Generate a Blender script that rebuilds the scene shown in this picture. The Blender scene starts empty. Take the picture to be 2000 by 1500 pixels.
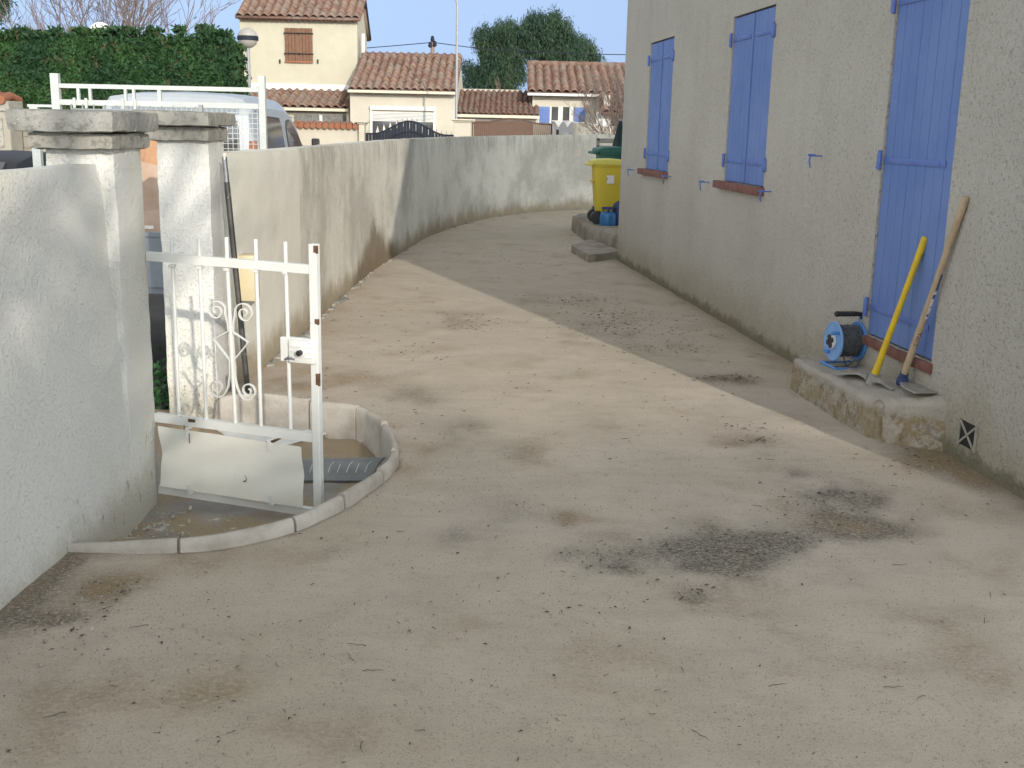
import bpy, bmesh, math, random
import numpy as np
from mathutils import Vector, Matrix, noise, Euler
random.seed(7); rng = np.random.default_rng(7)
SC = bpy.context.scene
COL = SC.collection
rad = math.radians

# ------------------------------------------------------------------ camera
F, HC = 2171.0, 1.55
dn = np.array([-205., 9450., F]); dn /= np.linalg.norm(dn)
upc = -dn
Yc = np.array([0, 0, 1.]) - upc * upc[2]; Yc /= np.linalg.norm(Yc)
Xc = np.cross(Yc, upc)
if Xc[0] < 0: Xc = -Xc
R = np.array([Xc, Yc, upc])
cam_d = bpy.data.cameras.new('camera'); cam = bpy.data.objects.new('camera', cam_d); COL.objects.link(cam)
cam_d.sensor_width = 36; cam_d.lens = F / 2000 * 36; cam_d.clip_start = .05; cam_d.clip_end = 3000
rx, uy, bz = R @ [1, 0, 0], R @ [0, -1, 0], R @ [0, 0, -1]
cam.matrix_world = Matrix(((rx[0], uy[0], bz[0], 0), (rx[1], uy[1], bz[1], 0), (rx[2], uy[2], bz[2], HC), (0, 0, 0, 1)))
SC.camera = cam

# ------------------------------------------------------------------ sky, sun, exposure
SUN_EL, SUN_AZ = 17.0, 158.0
w = bpy.data.worlds.new("World"); SC.world = w; w.use_nodes = True
wn = w.node_tree.nodes; sky = wn.new('ShaderNodeTexSky'); sky.sky_type = 'NISHITA'; sky.sun_disc = False
sky.sun_elevation = rad(SUN_EL); sky.sun_rotation = rad(SUN_AZ)
sky.air_density = 1.0; sky.dust_density = .3; sky.ozone_density = 3.0
# added bright white fill over the sky out of view, lifting the shade, clear blue low in the north where the camera looks
wl_ = w.node_tree.links
def wm(op, a, b):
    n = wn.new('ShaderNodeMath'); n.operation = op; n.use_clamp = op == 'MAXIMUM'
    for i, x in enumerate((a, b)):
        if isinstance(x, (int, float)): n.inputs[i].default_value = x
        else: wl_.new(x, n.inputs[i])
    return n.outputs[0]
def wr(x, lo, hi):
    n = wn.new('ShaderNodeMapRange'); n.interpolation_type = 'SMOOTHSTEP'; n.inputs[1].default_value = lo; n.inputs[2].default_value = hi; wl_.new(x, n.inputs[0]); return n.outputs[0]
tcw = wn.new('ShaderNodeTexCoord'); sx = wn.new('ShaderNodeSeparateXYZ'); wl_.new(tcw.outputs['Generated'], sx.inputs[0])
fill_mask = wm('MAXIMUM', wr(sx.outputs[2], .22, .50), wm('SUBTRACT', 1.0, wr(sx.outputs[1], .0, .6)))
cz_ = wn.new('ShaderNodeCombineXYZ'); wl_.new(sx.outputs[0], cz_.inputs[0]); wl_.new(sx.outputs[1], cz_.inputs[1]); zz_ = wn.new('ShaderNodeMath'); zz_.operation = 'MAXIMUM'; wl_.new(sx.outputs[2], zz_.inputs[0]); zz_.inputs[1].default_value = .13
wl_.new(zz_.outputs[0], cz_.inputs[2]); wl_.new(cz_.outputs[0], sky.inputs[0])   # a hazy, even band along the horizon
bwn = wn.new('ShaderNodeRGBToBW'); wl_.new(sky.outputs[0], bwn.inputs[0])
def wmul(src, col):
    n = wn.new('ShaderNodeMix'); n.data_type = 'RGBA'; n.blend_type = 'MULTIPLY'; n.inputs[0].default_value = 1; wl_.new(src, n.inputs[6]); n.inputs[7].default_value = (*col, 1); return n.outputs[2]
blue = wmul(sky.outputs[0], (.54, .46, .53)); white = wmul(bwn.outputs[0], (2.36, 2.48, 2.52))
mxw = wn.new('ShaderNodeMix'); mxw.data_type = 'RGBA'; wl_.new(fill_mask, mxw.inputs[0]); wl_.new(blue, mxw.inputs[6]); wl_.new(white, mxw.inputs[7])
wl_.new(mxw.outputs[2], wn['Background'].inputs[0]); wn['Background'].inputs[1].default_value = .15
sl = bpy.data.lights.new('sun', 'SUN'); sl.energy = 2.15; sl.angle = rad(.6); sl.color = (1, .90, .77)
so = bpy.data.objects.new('sun', sl); COL.objects.link(so)
S = Vector((math.sin(rad(SUN_AZ)) * math.cos(rad(SUN_EL)), math.cos(rad(SUN_AZ)) * math.cos(rad(SUN_EL)), math.sin(rad(SUN_EL))))
so.rotation_euler = S.to_track_quat('Z', 'Y').to_euler()
SC.view_settings.view_transform = 'Standard'; SC.view_settings.look = 'None'; SC.view_settings.gamma = 1
SC.view_settings.use_curve_mapping = False; SC.view_settings.exposure = .73
SC.render.engine = 'CYCLES'
try: SC.cycles.use_denoising = True
except Exception: pass

# ------------------------------------------------------------------ surveying helpers (a pixel of the 2000x1500 photo -> a place)
def ray(u, v): return R @ np.array([u - 1000., v - 750., F])
def g(u, v, z=0.):
    d = ray(u, v); t = (z - HC) / d[2]; return Vector((d[0] * t, d[1] * t, z))
def atY(u, v, y):
    d = ray(u, v); t = y / d[1]; return Vector((d[0] * t, y, HC + d[2] * t))
def onpl(u, v, p0, n):
    d = ray(u, v); C = np.array([0, 0, HC]); n = np.array(n, float); t = (np.array(p0, float) - C).dot(n) / d.dot(n)
    return Vector(C + d * t)

# ------------------------------------------------------------------ materials
def mat(name, col, rough=.8, var=None, vscale=4., bump=0., bscale=60., metal=0., spec=.3, detail=6, extra=None, det2=None):
    """base colour with procedural mottling towards 'var', and bump"""
    m = bpy.data.materials.new(name); m.use_nodes = True; nt = m.node_tree; N = nt.nodes; L = nt.links
    b = N['Principled BSDF']; b.inputs['Roughness'].default_value = rough; b.inputs['Metallic'].default_value = metal
    b.inputs['Specular IOR Level'].default_value = spec
    tc = N.new('ShaderNodeTexCoord')
    rgb = N.new('ShaderNodeRGB'); rgb.outputs[0].default_value = (*col, 1); cur = rgb.outputs[0]
    if var is not None:
        n1 = N.new('ShaderNodeTexNoise'); n1.inputs['Scale'].default_value = vscale; n1.inputs['Detail'].default_value = detail
        n1.inputs['Roughness'].default_value = .6
        L.new(tc.outputs['Object'], n1.inputs['Vector'])
        rp = N.new('ShaderNodeValToRGB'); rp.color_ramp.elements[0].position = .38; rp.color_ramp.elements[1].position = .66
        L.new(n1.outputs[0], rp.inputs[0])
        mx = N.new('ShaderNodeMix'); mx.data_type = 'RGBA'; L.new(rp.outputs[0], mx.inputs[0]); L.new(cur, mx.inputs[6]); mx.inputs[7].default_value = (*var, 1)
        cur = mx.outputs[2]
    m['_'] = 0
    if extra: cur = extra(nt, tc, cur)
    L.new(cur, b.inputs['Base Color'])
    if bump:
        n2 = N.new('ShaderNodeTexNoise'); n2.inputs['Scale'].default_value = bscale; n2.inputs['Detail'].default_value = 5
        n2.inputs['Roughness'].default_value = .65
        L.new(tc.outputs['Object'], n2.inputs['Vector'])
        bp = N.new('ShaderNodeBump'); bp.inputs['Strength'].default_value = 1; bp.inputs['Distance'].default_value = bump
        L.new(n2.outputs[0], bp.inputs['Height']); L.new(bp.outputs[0], b.inputs['Normal'])
    return m

def mathn(nt, op, a, b=None, c=None, clamp=False):
    n = nt.nodes.new('ShaderNodeMath'); n.operation = op; n.use_clamp = clamp
    for i, x in enumerate((a, b, c)):
        if x is None: continue
        if isinstance(x, (int, float)): n.inputs[i].default_value = x
        else: nt.links.new(x, n.inputs[i])
    return n.outputs[0]
def noisen(nt, tc, scale, detail=5, rough=.6, sv=None, off=0):
    n = nt.nodes.new('ShaderNodeTexNoise'); n.inputs['Scale'].default_value = scale; n.inputs['Detail'].default_value = detail
    n.inputs['Roughness'].default_value = rough
    mp = nt.nodes.new('ShaderNodeMapping'); nt.links.new(tc.outputs['Object'], mp.inputs[0])
    mp.inputs['Location'].default_value = (off, off * .7, off * .3)
    if sv: mp.inputs['Scale'].default_value = sv
    nt.links.new(mp.outputs[0], n.inputs['Vector']); return n.outputs[0]
def ramp(nt, x, lo, hi):
    n = nt.nodes.new('ShaderNodeMapRange'); n.inputs[1].default_value = lo; n.inputs[2].default_value = hi
    n.interpolation_type = 'SMOOTHSTEP'; nt.links.new(x, n.inputs[0]); return n.outputs[0]
def mixc(nt, fac, a, col):
    mx = nt.nodes.new('ShaderNodeMix'); mx.data_type = 'RGBA'
    if isinstance(fac, float): mx.inputs[0].default_value = fac
    else: nt.links.new(fac, mx.inputs[0])
    nt.links.new(a, mx.inputs[6])
    if isinstance(col, tuple): mx.inputs[7].default_value = (*col, 1)
    else: nt.links.new(col, mx.inputs[7])
    return mx.outputs[2]
def sep(nt, tc):
    s = nt.nodes.new('ShaderNodeSeparateXYZ'); nt.links.new(tc.outputs['Object'], s.inputs[0]); return s.outputs
def attr(nt, name):
    a = nt.nodes.new('ShaderNodeAttribute'); a.attribute_name = name; return a

# sand of the yard: stain attributes are painted on the mesh where moss and damp lie
def sand_extra(nt, tc, cur):
    a = attr(nt, 'stain'); s = nt.nodes.new('ShaderNodeSeparateColor'); nt.links.new(a.outputs['Color'], s.inputs[0])
    sp = noisen(nt, tc, 130, 4, .7); sp2 = noisen(nt, tc, 60, 5, .72, sv=(.8, 1.1, 1), off=3)
    big = noisen(nt, tc, .55, 4, .6, off=9)
    cur = mixc(nt, mathn(nt, 'MULTIPLY', ramp(nt, big, .4, .7), .55), cur, (.46, .40, .30))
    cur = mixc(nt, mathn(nt, 'MULTIPLY', ramp(nt, noisen(nt, tc, 8, 6, .75, sv=(.6, 1.3, 1), off=15), .44, .66), .42), cur, (.38, .335, .275))
    cur = mixc(nt, mathn(nt, 'MULTIPLY', ramp(nt, noisen(nt, tc, 3.1, 5, .7, sv=(.5, 1, 1), off=21), .50, .66), .5), cur, (.53, .455, .38))
    grit = ramp(nt, sp, .54, .66)
    cur = mixc(nt, mathn(nt, 'MULTIPLY', grit, .5), cur, (.20, .18, .15))
    grl = ramp(nt, noisen(nt, tc, 170, 3, .7, off=7), .60, .72)
    cur = mixc(nt, mathn(nt, 'MULTIPLY', grl, .3), cur, (.72, .66, .56))
    # green-grey moss, broken up by grit
    mo = mathn(nt, 'MULTIPLY', mathn(nt, 'MULTIPLY', s.outputs[0], ramp(nt, mathn(nt, 'ADD', mathn(nt, 'MULTIPLY', sp2, .6), mathn(nt, 'MULTIPLY', sp, .4)), .30, .60)), 1.0, clamp=True)
    cur = mixc(nt, mo, cur, (.098, .094, .083))
    # warm brown damp
    wd = mathn(nt, 'MULTIPLY', s.outputs[1], ramp(nt, sp2, .3, .6))
    cur = mixc(nt, wd, cur, (.30, .215, .125))
    return cur
M = {}
M['sand'] = mat('sand', (.475, .412, .345), .95, (.52, .452, .38), 2.2, .005, 110, spec=.1, extra=sand_extra)
def asphalt_extra(nt, tc, cur):
    return mixc(nt, mathn(nt, 'MULTIPLY', ramp(nt, noisen(nt, tc, 200, 2), .5, .7), .4), cur, (.16, .155, .15))
M['asphalt'] = mat('asphalt', (.075, .073, .07), .9, (.11, .105, .10), 1.5, .004, 120, extra=asphalt_extra)
def apron_extra(nt, tc, cur):
    n = noisen(nt, tc, 3.2, 6, .65, off=2); o = sep(nt, tc)
    f = ramp(nt, n, .42, .56)
    near = mathn(nt, 'SUBTRACT', 1.0, ramp(nt, o[1], 4.05, 4.55))
    f = mathn(nt, 'MAXIMUM', mathn(nt, 'MULTIPLY', f, .8), near)
    far = ramp(nt, o[1], 5.45, 5.7); f = mathn(nt, 'MAXIMUM', f, mathn(nt, 'MULTIPLY', far, .9))
    cur = mixc(nt, f, cur, (.33, .255, .165))
    wh = mathn(nt, 'MULTIPLY', ramp(nt, noisen(nt, tc, 9, 6, .7, off=5), .58, .64), mathn(nt, 'SUBTRACT', 1.0, ramp(nt, o[1], 4.6, 4.9)))
    cur = mixc(nt, mathn(nt, 'MULTIPLY', wh, .7), cur, (.62, .60, .55))
    return mixc(nt, mathn(nt, 'MULTIPLY', ramp(nt, noisen(nt, tc, 70, 4, .7), .55, .68), .45), cur, (.12, .10, .08))
M['apron'] = mat('gate_concrete', (.32, .30, .275), .9, (.25, .235, .215), 5, .006, 50, spec=.15, extra=apron_extra)

def house_extra(nt, tc, cur):
    o = sep(nt, tc); z = o[2]
    pit = ramp(nt, noisen(nt, tc, 58, 4, .7), .55, .64)
    cur = mixc(nt, mathn(nt, 'MULTIPLY', pit, .48), cur, (.17, .16, .125))
    cur = mixc(nt, mathn(nt, 'MULTIPLY', ramp(nt, noisen(nt, tc, 5, 5, .65, sv=(1, 1, .12), off=6), .46, .72), .16), cur, (.30, .285, .235))
    cur = mixc(nt, mathn(nt, 'MULTIPLY', ramp(nt, noisen(nt, tc, .9, 5, .6, off=12), .45, .62), .28), cur, (.52, .50, .45))
    base = mathn(nt, 'SUBTRACT', 1.0, ramp(nt, mathn(nt, 'SUBTRACT', z, mathn(nt, 'MULTIPLY', noisen(nt, tc, 2.6, 5, .7), .75)), -.32, .10))
    cur = mixc(nt, mathn(nt, 'MULTIPLY', base, .55), cur, (.31, .26, .165))
    b2 = mathn(nt, 'SUBTRACT', 1.0, ramp(nt, mathn(nt, 'SUBTRACT', z, mathn(nt, 'MULTIPLY', noisen(nt, tc, 7, 5, .7), .22)), -.08, .0))
    return mixc(nt, mathn(nt, 'MULTIPLY', b2, .7), cur, (.13, .125, .075))
def crepi_bump(m, d, sc):
    nt = m.node_tree; tc = [n for n in nt.nodes if n.type == 'TEX_COORD'][0]; b = nt.nodes['Principled BSDF']
    a = noisen(nt, tc, sc, 3, .55, sv=(1, 1, .8)); a = ramp(nt, a, .48, .72)
    c = noisen(nt, tc, sc * 3.1, 3, .6, off=2); h = mathn(nt, 'ADD', a, mathn(nt, 'MULTIPLY', c, 1.3))
    bp = nt.nodes.new('ShaderNodeBump'); bp.inputs['Strength'].default_value = 1; bp.inputs['Distance'].default_value = d
    nt.links.new(h, bp.inputs['Height']); nt.links.new(bp.outputs[0], b.inputs['Normal'])
M['crepi'] = mat('house_render', (.455, .432, .388), .95, (.495, .472, .428), 1.3, spec=.1, extra=house_extra); crepi_bump(M['crepi'], .0055, 46)

def white_extra(nt, tc, cur):
    o = sep(nt, tc); z = o[2]
    y = mathn(nt, 'MULTIPLY', ramp(nt, noisen(nt, tc, 1.4, 4, .6, sv=(1, 1, .35), off=4), .45, .68), .6)
    cur = mixc(nt, y, cur, (.64, .625, .545))
    base = mathn(nt, 'SUBTRACT', 1.0, ramp(nt, mathn(nt, 'SUBTRACT', z, mathn(nt, 'MULTIPLY', noisen(nt, tc, 6, 6, .75), .42)), -.26, -.05))
    cur = mixc(nt, mathn(nt, 'MULTIPLY', base, .6), cur, (.40, .37, .29))
    sp = mathn(nt, 'MULTIPLY', ramp(nt, noisen(nt, tc, 28, 5, .75, sv=(1, 1, .5)), .60, .68), mathn(nt, 'SUBTRACT', 1.0, ramp(nt, z, .05, .30)))
    return mixc(nt, mathn(nt, 'MULTIPLY', sp, .8), cur, (.11, .09, .06))
M['white_plaster'] = mat('white_plaster', (.68, .685, .665), .9, (.71, .71, .675), 2.5, spec=.12, extra=white_extra); crepi_bump(M['white_plaster'], .0035, 80)

def oldwall_extra(nt, tc, cur):
    o = sep(nt, tc); y, z = o[1], o[2]
    old = ramp(nt, y, 8.22, 8.26)
    oldc = mixc(nt, ramp(nt, noisen(nt, tc, 1.1, 5, .65), .4, .65), cur, (.47, .455, .405))
    # soot streaks running down from the top
    st = noisen(nt, tc, 13, 4, .7, sv=(1, 1, .07)); tz = ramp(nt, mathn(nt, 'ADD', z, mathn(nt, 'MULTIPLY', st, .9)), 1.42, 2.15)
    streak = mathn(nt, 'MULTIPLY', mathn(nt, 'MULTIPLY', ramp(nt, st, .40, .66), tz), .5)
    oldc = mixc(nt, streak, oldc, (.15, .145, .12))
    oldc = mixc(nt, mathn(nt, 'MULTIPLY', ramp(nt, noisen(nt, tc, 26, 5, .7), .52, .68), .3), oldc, (.20, .19, .16))
    cur = mixc(nt, old, cur, oldc)
    # brown damp at the foot
    n = noisen(nt, tc, 2.6, 6, .7, sv=(1, 1, .6)); foot = mathn(nt, 'SUBTRACT', 1.0, ramp(nt, mathn(nt, 'SUBTRACT', z, mathn(nt, 'MULTIPLY', n, .62)), -.25, -.02))
    cur = mixc(nt, mathn(nt, 'MULTIPLY', foot, .75), cur, (.27, .215, .13))
    # the large brown patch near the shadow's end
    p = mathn(nt, 'SUBTRACT', 1.0, mathn(nt, 'MULTIPLY', mathn(nt, 'ABSOLUTE', mathn(nt, 'SUBTRACT', y, 12.25)), .62), clamp=True)
    ph = mathn(nt, 'SUBTRACT', mathn(nt, 'MULTIPLY', mathn(nt, 'MULTIPLY', p, .85), mathn(nt, 'ADD', n, .15)), z)
    cur = mixc(nt, mathn(nt, 'MULTIPLY', ramp(nt, ph, -.10, .16), .8), cur, (.18, .14, .09))
    return cur
M['old_plaster'] = mat('grey_wall_plaster', (.68, .665, .60), .92, (.63, .615, .55), 1.2, .004, 45, spec=.1, extra=oldwall_extra)
def cap_extra(nt, tc, cur):
    cur = mixc(nt, mathn(nt, 'MULTIPLY', ramp(nt, noisen(nt, tc, 22, 6, .75), .5, .62), .6), cur, (.13, .13, .12))
    cur = mixc(nt, ramp(nt, noisen(nt, tc, 16, 5, .8, off=4), .66, .70), cur, (.68, .67, .62))
    return cur
M['cap'] = mat('weathered_concrete', (.25, .25, .235), .95, (.36, .355, .33), 5, .012, 26, spec=.1, extra=cap_extra)
M['cap2'] = mat('weathered_concrete_pale', (.38, .37, .33), .95, (.30, .29, .26), 5, .010, 30, spec=.1, extra=cap_extra)
M['edging'] = mat('edging_concrete', (.50, .465, .42), .9, (.36, .325, .28), 7, .004, 60, spec=.15)
def step_extra(nt, tc, cur):
    o = sep(nt, tc); n = noisen(nt, tc, 8, 6, .7)
    side = mathn(nt, 'SUBTRACT', 1.0, ramp(nt, mathn(nt, 'ADD', o[2], mathn(nt, 'MULTIPLY', n, .05)), .165, .205))
    sc = mixc(nt, ramp(nt, noisen(nt, tc, 13, 6, .8, off=3), .42, .6), cur, (.25, .19, .11))
    sc = mixc(nt, mathn(nt, 'MULTIPLY', ramp(nt, noisen(nt, tc, 11, 6, .75, off=8), .5, .62), .7), sc, (.13, .12, .085))
    sc = mixc(nt, mathn(nt, 'MULTIPLY', ramp(nt, noisen(nt, tc, 5, 6, .75, off=1), .46, .66), .75), sc, (.29, .225, .14))
    cur = mixc(nt, side, cur, sc)
    return mixc(nt, mathn(nt, 'MULTIPLY', ramp(nt, noisen(nt, tc, 60, 4, .7), .58, .68), .4), cur, (.12, .11, .09))
M['step'] = mat('step_concrete', (.40, .365, .315), .92, (.345, .315, .27), 6, .008, 40, spec=.15, extra=step_extra)
M['terrace'] = mat('terrace_concrete', (.36, .33, .29), .92, (.22, .185, .14), 3.5, .010, 24, spec=.15)
def paint_extra(nt, tc, cur):
    return mixc(nt, mathn(nt, 'MULTIPLY', ramp(nt, noisen(nt, tc, 14, 4, .7, sv=(1, 1, .12)), .5, .75), .35), cur, (.085, .155, .40))
M['blue'] = mat('blue_shutter_paint', (.11, .185, .435), .65, (.14, .22, .47), 2.5, .0008, 80, spec=.35, extra=paint_extra)
M['blue_iron'] = mat('blue_painted_iron', (.09, .15, .42), .5, (.12, .19, .46), 20, spec=.4)
M['brick'] = mat('brick_sill', (.17, .075, .062), .85, (.22, .11, .09), 12, .002, 70)
M['dark'] = mat('dark_void', (.02, .02, .02), .9, (.03, .028, .025), 5)
def gate_extra(nt, tc, cur):
    return mixc(nt, ramp(nt, noisen(nt, tc, 14, 5, .75, off=6), .685, .70), cur, (.09, .06, .045))
M['white_paint'] = mat('white_gate_paint', (.70, .71, .70), .4, (.65, .66, .64), 6, .0006, 120, spec=.5, extra=gate_extra)
M['panel'] = mat('cream_sheet_metal', (.77, .765, .71), .45, (.72, .715, .66), 4, .0006, 20, spec=.4, extra=gate_extra)
M['rust'] = mat('rust', (.16, .085, .045), .9, (.09, .055, .04), 40, .001, 150)
M['black_plastic'] = mat('black_plastic', (.018, .018, .02), .45, (.03, .03, .032), 20, spec=.5)
def pole_extra(nt, tc, cur):
    return mixc(nt, mathn(nt, 'MULTIPLY', ramp(nt, noisen(nt, tc, 30, 4, .8), .64, .67), .9), cur, (.5, .49, .46))
M['pole'] = mat('black_steel', (.035, .034, .033), .35, (.06, .057, .055), 12, spec=.6, extra=pole_extra)
M['steel'] = mat('worn_steel', (.42, .42, .42), .32, (.28, .28, .28), 25, .0005, 100, metal=.9)
M['toolsteel'] = mat('dull_tool_steel', (.25, .24, .22), .6, (.36, .34, .30), 14, .001, 80, metal=.1)
M['beige'] = mat('beige_mailbox_enamel', (.58, .51, .34), .45, (.55, .48, .32), 6, spec=.4)
M['yellow'] = mat('yellow_bin_plastic', (.60, .47, .035), .5, (.54, .42, .04), 5, .0006, 60, spec=.4)
M['yellow2'] = mat('yellow_bin_lid', (.66, .60, .13), .5, (.62, .56, .12), 5, spec=.4)
M['handle_y'] = mat('yellow_fibre_handle', (.66, .46, .02), .45, (.58, .40, .03), 14, spec=.4)
M['green'] = mat('green_bin_plastic', (.02, .105, .085), .5, (.03, .13, .10), 5, spec=.4)
M['darkgreen'] = mat('dark_green_canvas', (.015, .03, .035), .8, (.025, .045, .05), 8)
M['grey_wood'] = mat('weathered_grey_wood', (.24, .22, .20), .85, (.32, .30, .27), 9, .001, 60)
M['gas_blue'] = mat('gas_bottle_blue', (.02, .13, .33), .4, (.03, .16, .38), 8, spec=.5)
M['navy'] = mat('navy_plastic', (.035, .05, .14), .5, (.05, .07, .17), 8)
def wood_extra(nt, tc, cur):
    return mixc(nt, mathn(nt, 'MULTIPLY', ramp(nt, noisen(nt, tc, 40, 4, .7, sv=(1, 1, .08)), .45, .7), .5), cur, (.26, .18, .11))
M['wood'] = mat('ash_handle_wood', (.46, .36, .245), .7, (.40, .30, .20), 6, .0006, 90, extra=wood_extra)
M['reel_blue'] = mat('reel_blue', (.16, .33, .66), .4, (.20, .38, .70), 12, spec=.5)
M['reel_blue2'] = mat('reel_frame_blue', (.07, .22, .55), .4, (.09, .25, .58), 12, spec=.5)
def cable_extra(nt, tc, cur): return mixc(nt, ramp(nt, noisen(nt, tc, 60, 3), .5, .7), cur, (.035, .04, .045))
M['cable'] = mat('grey_cable', (.09, .10, .11), .5, (.06, .065, .07), 30, extra=cable_extra)
M['label'] = mat('white_label', (.70, .68, .66), .6, (.62, .60, .58), 30)
M['shingle'] = mat('slate_grey_felt', (.20, .21, .22), .9, (.25, .26, .265), 12, .003, 150)
M['cream'] = mat('cream_render', (.47, .445, .355), .9, (.43, .405, .32), 2, .004, 60)
M['cream2'] = mat('pale_cream_render', (.51, .48, .405), .9, (.47, .44, .37), 2, .004, 60)
M['gutter'] = mat('gutter_cream', (.62, .56, .44), .6, (.58, .52, .41), 3)
M['whitepvc'] = mat('white_pvc', (.62, .62, .61), .4, (.58, .58, .57), 3)
M['white_lead'] = mat('white_flashing', (.68, .68, .67), .5, (.70, .70, .69), 3)
M['shutter_wood'] = mat('brown_shutter_wood', (.19, .10, .06), .7, (.13, .07, .045), 12, .001, 40, extra=wood_extra and None)
M['brown_pvc'] = mat('brown_gate_board', (.11, .07, .055), .6, (.09, .058, .046), 6)
M['black_gate'] = mat('black_gate_steel', (.016, .02, .032), .7, (.022, .027, .04), 6, spec=.2)
M['grey_pier'] = mat('grey_pier_render', (.27, .27, .28), .9, (.24, .24, .25), 4)
M['stone_wall'] = mat('dark_grille', (.12, .12, .115), .8, (.24, .24, .235), 14)
M['glass'] = mat('window_glass', (.05, .055, .06), .08, (.09, .09, .085), 2, spec=.8)
M['globe'] = mat('lamp_globe', (.36, .345, .32), .4, (.32, .31, .285), 3, spec=.5)
M['galv'] = mat('galvanised_pole', (.33, .34, .35), .5, (.28, .29, .30), 6, metal=.3)
M['white_dome'] = mat('white_globe', (.80, .80, .78), .35, (.76, .76, .74), 3, spec=.5)
M['vanpaint'] = mat('white_van_paint', (.40, .44, .485), .35, (.38, .42, .465), 3, spec=.6)
M['vangrey'] = mat('grey_trim', (.24, .28, .32), .4, (.22, .26, .30), 6, spec=.5)
M['tyre'] = mat('tyre_rubber', (.02, .02, .02), .85, (.03, .03, .03), 20)
M['trailer'] = mat('white_trailer_steel', (.55, .59, .585), .5, (.48, .52, .51), 9, .0005, 80, extra=gate_extra)
M['trailer_side'] = mat('grey_trailer_side', (.24, .27, .31), .5, (.20, .22, .25), 7)
M['clay'] = mat('orange_clay', (.44, .26, .15), .9, (.36, .21, .13), 8, .006, 40)
M['card'] = mat('brown_cardboard', (.44, .33, .26), .85, (.36, .25, .18), 5, .002, 30)
M['bark'] = mat('grey_bark', (.16, .125, .10), .9, (.24, .20, .17), 12, .003, 60)
M['twig'] = mat('bare_twig', (.15, .115, .105), .9, (.21, .17, .155), 12)
M['block'] = mat('concrete_block', (.36, .34, .29), .9, (.30, .285, .245), 6, .003, 60)
M['darkcar'] = mat('dark_car_paint', (.012, .013, .016), .5, (.016, .017, .02), 3, spec=.2)
M['litter'] = mat('dry_leaf_litter', (.055, .045, .035), .9, (.12, .10, .07), 60)
M['pebble'] = mat('pebble', (.42, .39, .34), .9, (.20, .18, .16), 9)
M['kerb'] = mat('kerb_stone', (.38, .36, .33), .9, (.30, .28, .26), 6, .003, 60)

def leafmat(name, a, b, c, sc=1.2):
    m = bpy.data.materials.new(name); m.use_nodes = True; nt = m.node_tree; bs = nt.nodes['Principled BSDF']
    bs.inputs['Roughness'].default_value = .65; bs.inputs['Specular IOR Level'].default_value = .25
    tc = nt.nodes.new('ShaderNodeTexCoord'); rgb = nt.nodes.new('ShaderNodeRGB'); rgb.outputs[0].default_value = (*a, 1)
    cur = mixc(nt, ramp(nt, noisen(nt, tc, sc, 5, .7), .38, .62), rgb.outputs[0], b)
    cur = mixc(nt, ramp(nt, noisen(nt, tc, sc * 3.3, 4, .7, off=5), .56, .68), cur, c)
    nt.links.new(cur, bs.inputs['Base Color']); return m
M['hedge'] = leafmat('cypress_foliage', (.018, .052, .022), (.034, .086, .026), (.075, .070, .034), 1.1)
M['pine'] = leafmat('pine_needles', (.022, .050, .032), (.038, .072, .040), (.060, .085, .045), .5)
M['shrub'] = leafmat('shrub_leaves', (.02, .07, .02), (.03, .10, .03), (.05, .09, .03), 8)

def tilemat(name, a, b, c):
    m = bpy.data.materials.new(name); m.use_nodes = True; nt = m.node_tree; bs = nt.nodes['Principled BSDF']
    bs.inputs['Roughness'].default_value = .9; bs.inputs['Specular IOR Level'].default_value = .1
    tc = nt.nodes.new('ShaderNodeTexCoord'); at = attr(nt, 'tint')
    rgb = nt.nodes.new('ShaderNodeRGB'); rgb.outputs[0].default_value = (*a, 1)
    cur = mixc(nt, at.outputs['Fac'], rgb.outputs[0], b)
    cur = mixc(nt, ramp(nt, noisen(nt, tc, 2.3, 5, .7), .44, .62), cur, c)
    cur = mixc(nt, mathn(nt, 'MULTIPLY', ramp(nt, noisen(nt, tc, 14, 4, .7), .56, .66), .5), cur, (.12, .10, .085))
    nt.links.new(cur, bs.inputs['Base Color']); return m
M['tile'] = tilemat('old_roof_tile', (.165, .098, .078), (.25, .165, .128), (.215, .172, .145))
M['tile2'] = tilemat('red_roof_tile', (.125, .072, .062), (.165, .105, .088), (.155, .12, .10))
M['tile3'] = tilemat('coping_tile', (.30, .125, .075), (.36, .16, .10), (.30, .15, .10))

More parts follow.
